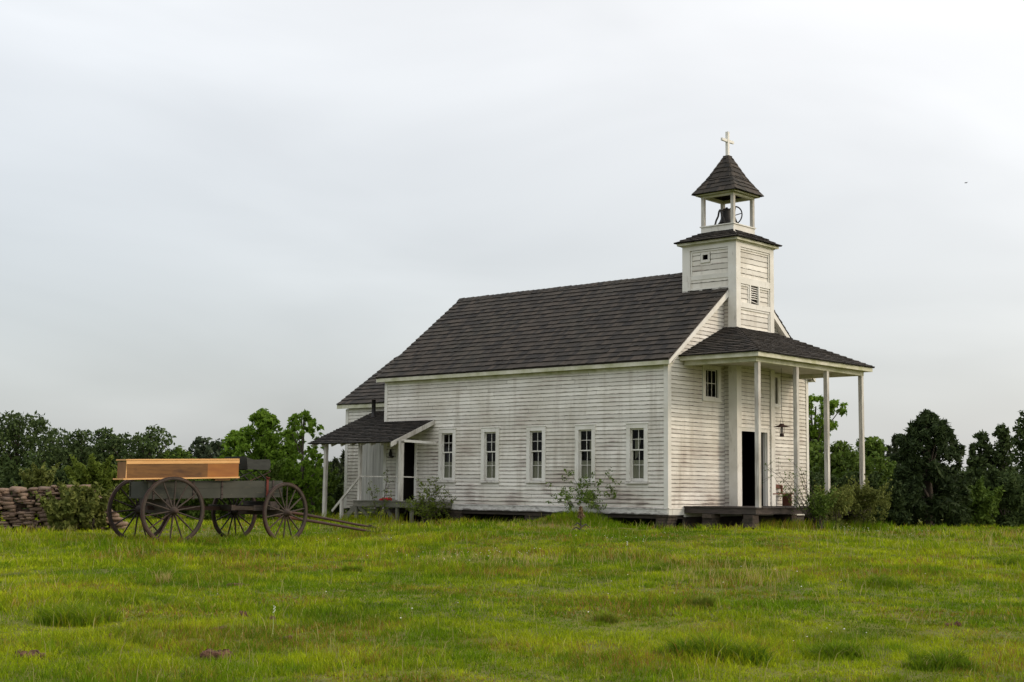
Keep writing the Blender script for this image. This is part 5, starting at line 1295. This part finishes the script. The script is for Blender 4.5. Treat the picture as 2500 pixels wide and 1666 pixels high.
# darker tussocks
TG = 'dark grass tussocks in the meadow'
for i, (px, py, wd, h, n, lb) in enumerate(((180, 1522, 105, .36, 5200, 'largest dark tussock, lower left of the meadow'), (1745, 1610, 130, .30, 5200, 'broad tussock at the bottom right of centre'), (2040, 1608, 75, .24, 2600, 'dark tussock low on the right half of the meadow'),
        (2290, 1632, 100, .24, 3200, 'tussock by the bottom right corner'), (2130, 1430, 85, .28, 2800, 'dark green tussock in the right middle of the meadow'), (860, 1398, 46, .20, 1800, 'low dark tussock in the meadow before the wagon shafts'), (1590, 1392, 52, .22, 2000, 'tussock in the middle distance below the church front'),
        (1720, 1485, 34, .26, 1000, 'small brownish tussock right of centre'), (2480, 1385, 80, .32, 2600, 'tussock touching the right edge of the picture'), (1480, 1520, 30, .18, 700, 'small tussock near the centre bottom'), (330, 1432, 40, .14, 900, 'low flat tussock above the largest one'))):
    gx, gy, g0, dd = ground_at(px, py); r = np.random.default_rng(400+i); rad = wd*dd/F_PX; q = rad*np.sqrt(r.random(n)); a = r.random(n)*6.283
    m_ = 13 if wd > 60 else 7; ux, uy = r.uniform(-.75, .75, m_), r.uniform(-.6, .6, m_); ur = r.uniform(.12, .45, m_); uh = r.uniform(.55, 1.15, m_)*(1-.45*np.abs(ux)); ix = r.choice(m_, n, p=ur/ur.sum())
    lx2 = ux[ix]*rad+r.normal(size=n)*ur[ix]*rad*.55; ly2 = uy[ix]*rad*.8+r.normal(size=n)*ur[ix]*rad*.55
    X = gx+RXY[0]*lx2-RXY[1]*ly2; Y = gy+RXY[1]*lx2+RXY[0]*ly2; far_ = np.clip(np.hypot(lx2-ux[ix]*rad, ly2-uy[ix]*rad*.8)/(ur[ix]*rad+.02), 0, 1.6)
    tn = r.random(m_)[ix]; t = np.clip(r.random(n)*.7+tn*.5-.1, 0, 1)[:, None]; c = np.array([.055, .115, .007])*(1-t)+np.array([.19, .29, .014])*t
    gm = r.random(n) < .25+.35*np.clip(far_-.5, 0, 1); c[gm] = gcol(X, Y, r)[gm]
    if i in (7, 9): c = c*.8+np.array([.05, .035, .012])
    s_ = r.random(n) < .05; c[s_] = strawcol(s_.sum(), r)
    H = h*uh[ix]*(1.0-.46*far_)*r.uniform(.25, 1.25, n)
    o = grass_mesh('grass_tussock', [blades(X, Y, np.maximum(H, .03), np.full(n, .008), c, .75, 500+i)], lb, 'tussock', 'thing', TG)
# flowers
def dots(name, pts, size, m, label, cat):
    b = MB(); r = random.Random(4)
    for (x, y, z) in pts:
        s = size*r.uniform(.6, 1.2); b.lathe([(0, s*.7), (s*.6, s*.5), (s, 0), (s*.5, -s*.4), (0, -s*.5)], (x, y, z), 6)
    o = b.build(name, m, None); tag(o, label, cat, kind='stuff')
r = np.random.default_rng(9); pts = []
for (px, py, rad, n) in ((1150, 1365, 1.3, 34), (2170, 1305, 1.6, 40), (1590, 1325, 1.2, 18), (1240, 1360, .7, 8), (2040, 1570, .5, 7), (820, 1330, 1.5, 10), (1800, 1420, 2.5, 16), (1250, 1480, 2.5, 8), (700, 1300, 2, 6)):
    gx, gy, _, _ = ground_at(px, py)
    for k in range(n): x = gx+r.normal()*rad*.6; y = gy+r.normal()*rad*.6; pts.append((x, y, float(gz(x, y))+r.uniform(.07, .15)))
dots('white_clover', pts, .0085, 'white', 'tiny white clover flowers scattered in the grass', 'flowers')
# pale flower stalk
for (px, py, h, lb) in ((665, 1556, .30, 'single tall pale flower stalk beside the brown clods'), (1530, 1385, .42, 'thin pale stalk in the middle of the meadow'), (2062, 1315, .26, 'white flower spike near the foot of the porch shrubs')):
    gx, gy, g0, dd = ground_at(px, py); f = empty('flower_stalk', (gx, gy, g0), label=lb, cat='flower')
    b = MB(); b.tube([(gx, gy, g0), (gx+.01, gy, g0+h*.6), (gx+.015, gy, g0+h)], .0024, 5); b.build('stalk', 'palestalk', f)
    b = MB()
    for k in range(7): b.lathe([(0, .008), (.006, 0), (0, -.008)], (gx+.015+.008*math.sin(k*2), gy+.008*math.cos(k*2), g0+h-.010*k*(3 if 'spike' in lb else 1)), 5)
    b.build('blossom', 'white', f)

# clods and stones in the foreground
CG = 'clods and stones in the meadow'
for i, (px, py, wd, h, lb) in enumerate(((520, 1608, 40, .055, 'long reddish brown clod near the bottom left'), (70, 1606, 34, .05, 'flat stones at the far lower left'), (585, 1508, 16, .06, 'brown stone left of the pale flower stalk'), (672, 1518, 11, .05, 'dark stone right at the pale flower stalk'),
        (261, 1566, 10, .055, 'small round reddish stone below the largest tussock'), (590, 1432, 26, .03, 'brown clod in the grass below the wagon'), (530, 1540, 22, .03, 'low clod between the two larger ones'), (705, 1562, 24, .03, 'flat grey brown clod to the right of the stalk'), (2325, 1530, 14, .05, 'small brown clod in the right meadow'), (800, 1500, 10, .03, 'little dark clod in the centre left grass'))):
    gx, gy, g0, dd = ground_at(px, py); b = MB(); b.ex = (RXY, np.array([-RXY[1], RXY[0]])); w_ = 1.25*wd*dd/F_PX; h *= 1.35; rr = random.Random(i)
    k = 5 if wd > 20 else 2
    for j in range(k):
        ox = rr.uniform(-.7, .7)*w_; oy = rr.uniform(-.3, .3)*w_; rock(b, (gx+RXY[0]*ox-RXY[1]*oy, gy+RXY[1]*ox+RXY[0]*oy, g0+h*rr.uniform(-.1, .2)), (w_*rr.uniform(.25, .5), w_*.3+.015, h*rr.uniform(.4, .9)), 60+i*5+j, rr.random()*.6, .28)
    o = b.build('clod', 'clod', None, smooth=False); tag(o, lb, 'clod', CG)

# a small bird far off in the sky
bp = P3(2358, 447, 90); b = MB(); bx_, by_, bz_ = bp; rx = RXY
b.tube([(bx_-rx[0]*.10, by_-rx[1]*.10, bz_), (bx_, by_, bz_+.01), (bx_+rx[0]*.10, by_+rx[1]*.10, bz_+.01)], [.01, .035, .012], 6)
bird_o = None
for sgn in (-1, 1):
    b.face([(bx_-rx[0]*.03, by_-rx[1]*.03, bz_), (bx_+rx[0]*.05, by_+rx[1]*.05, bz_), (bx_+rx[0]*.10+sgn*FW[0]*.16, by_+rx[1]*.10+sgn*FW[1]*.16, bz_+.05)])
o = b.build('bird', 'black', None); tag(o, 'tiny dark bird flying in the sky right of the steeple', 'bird')
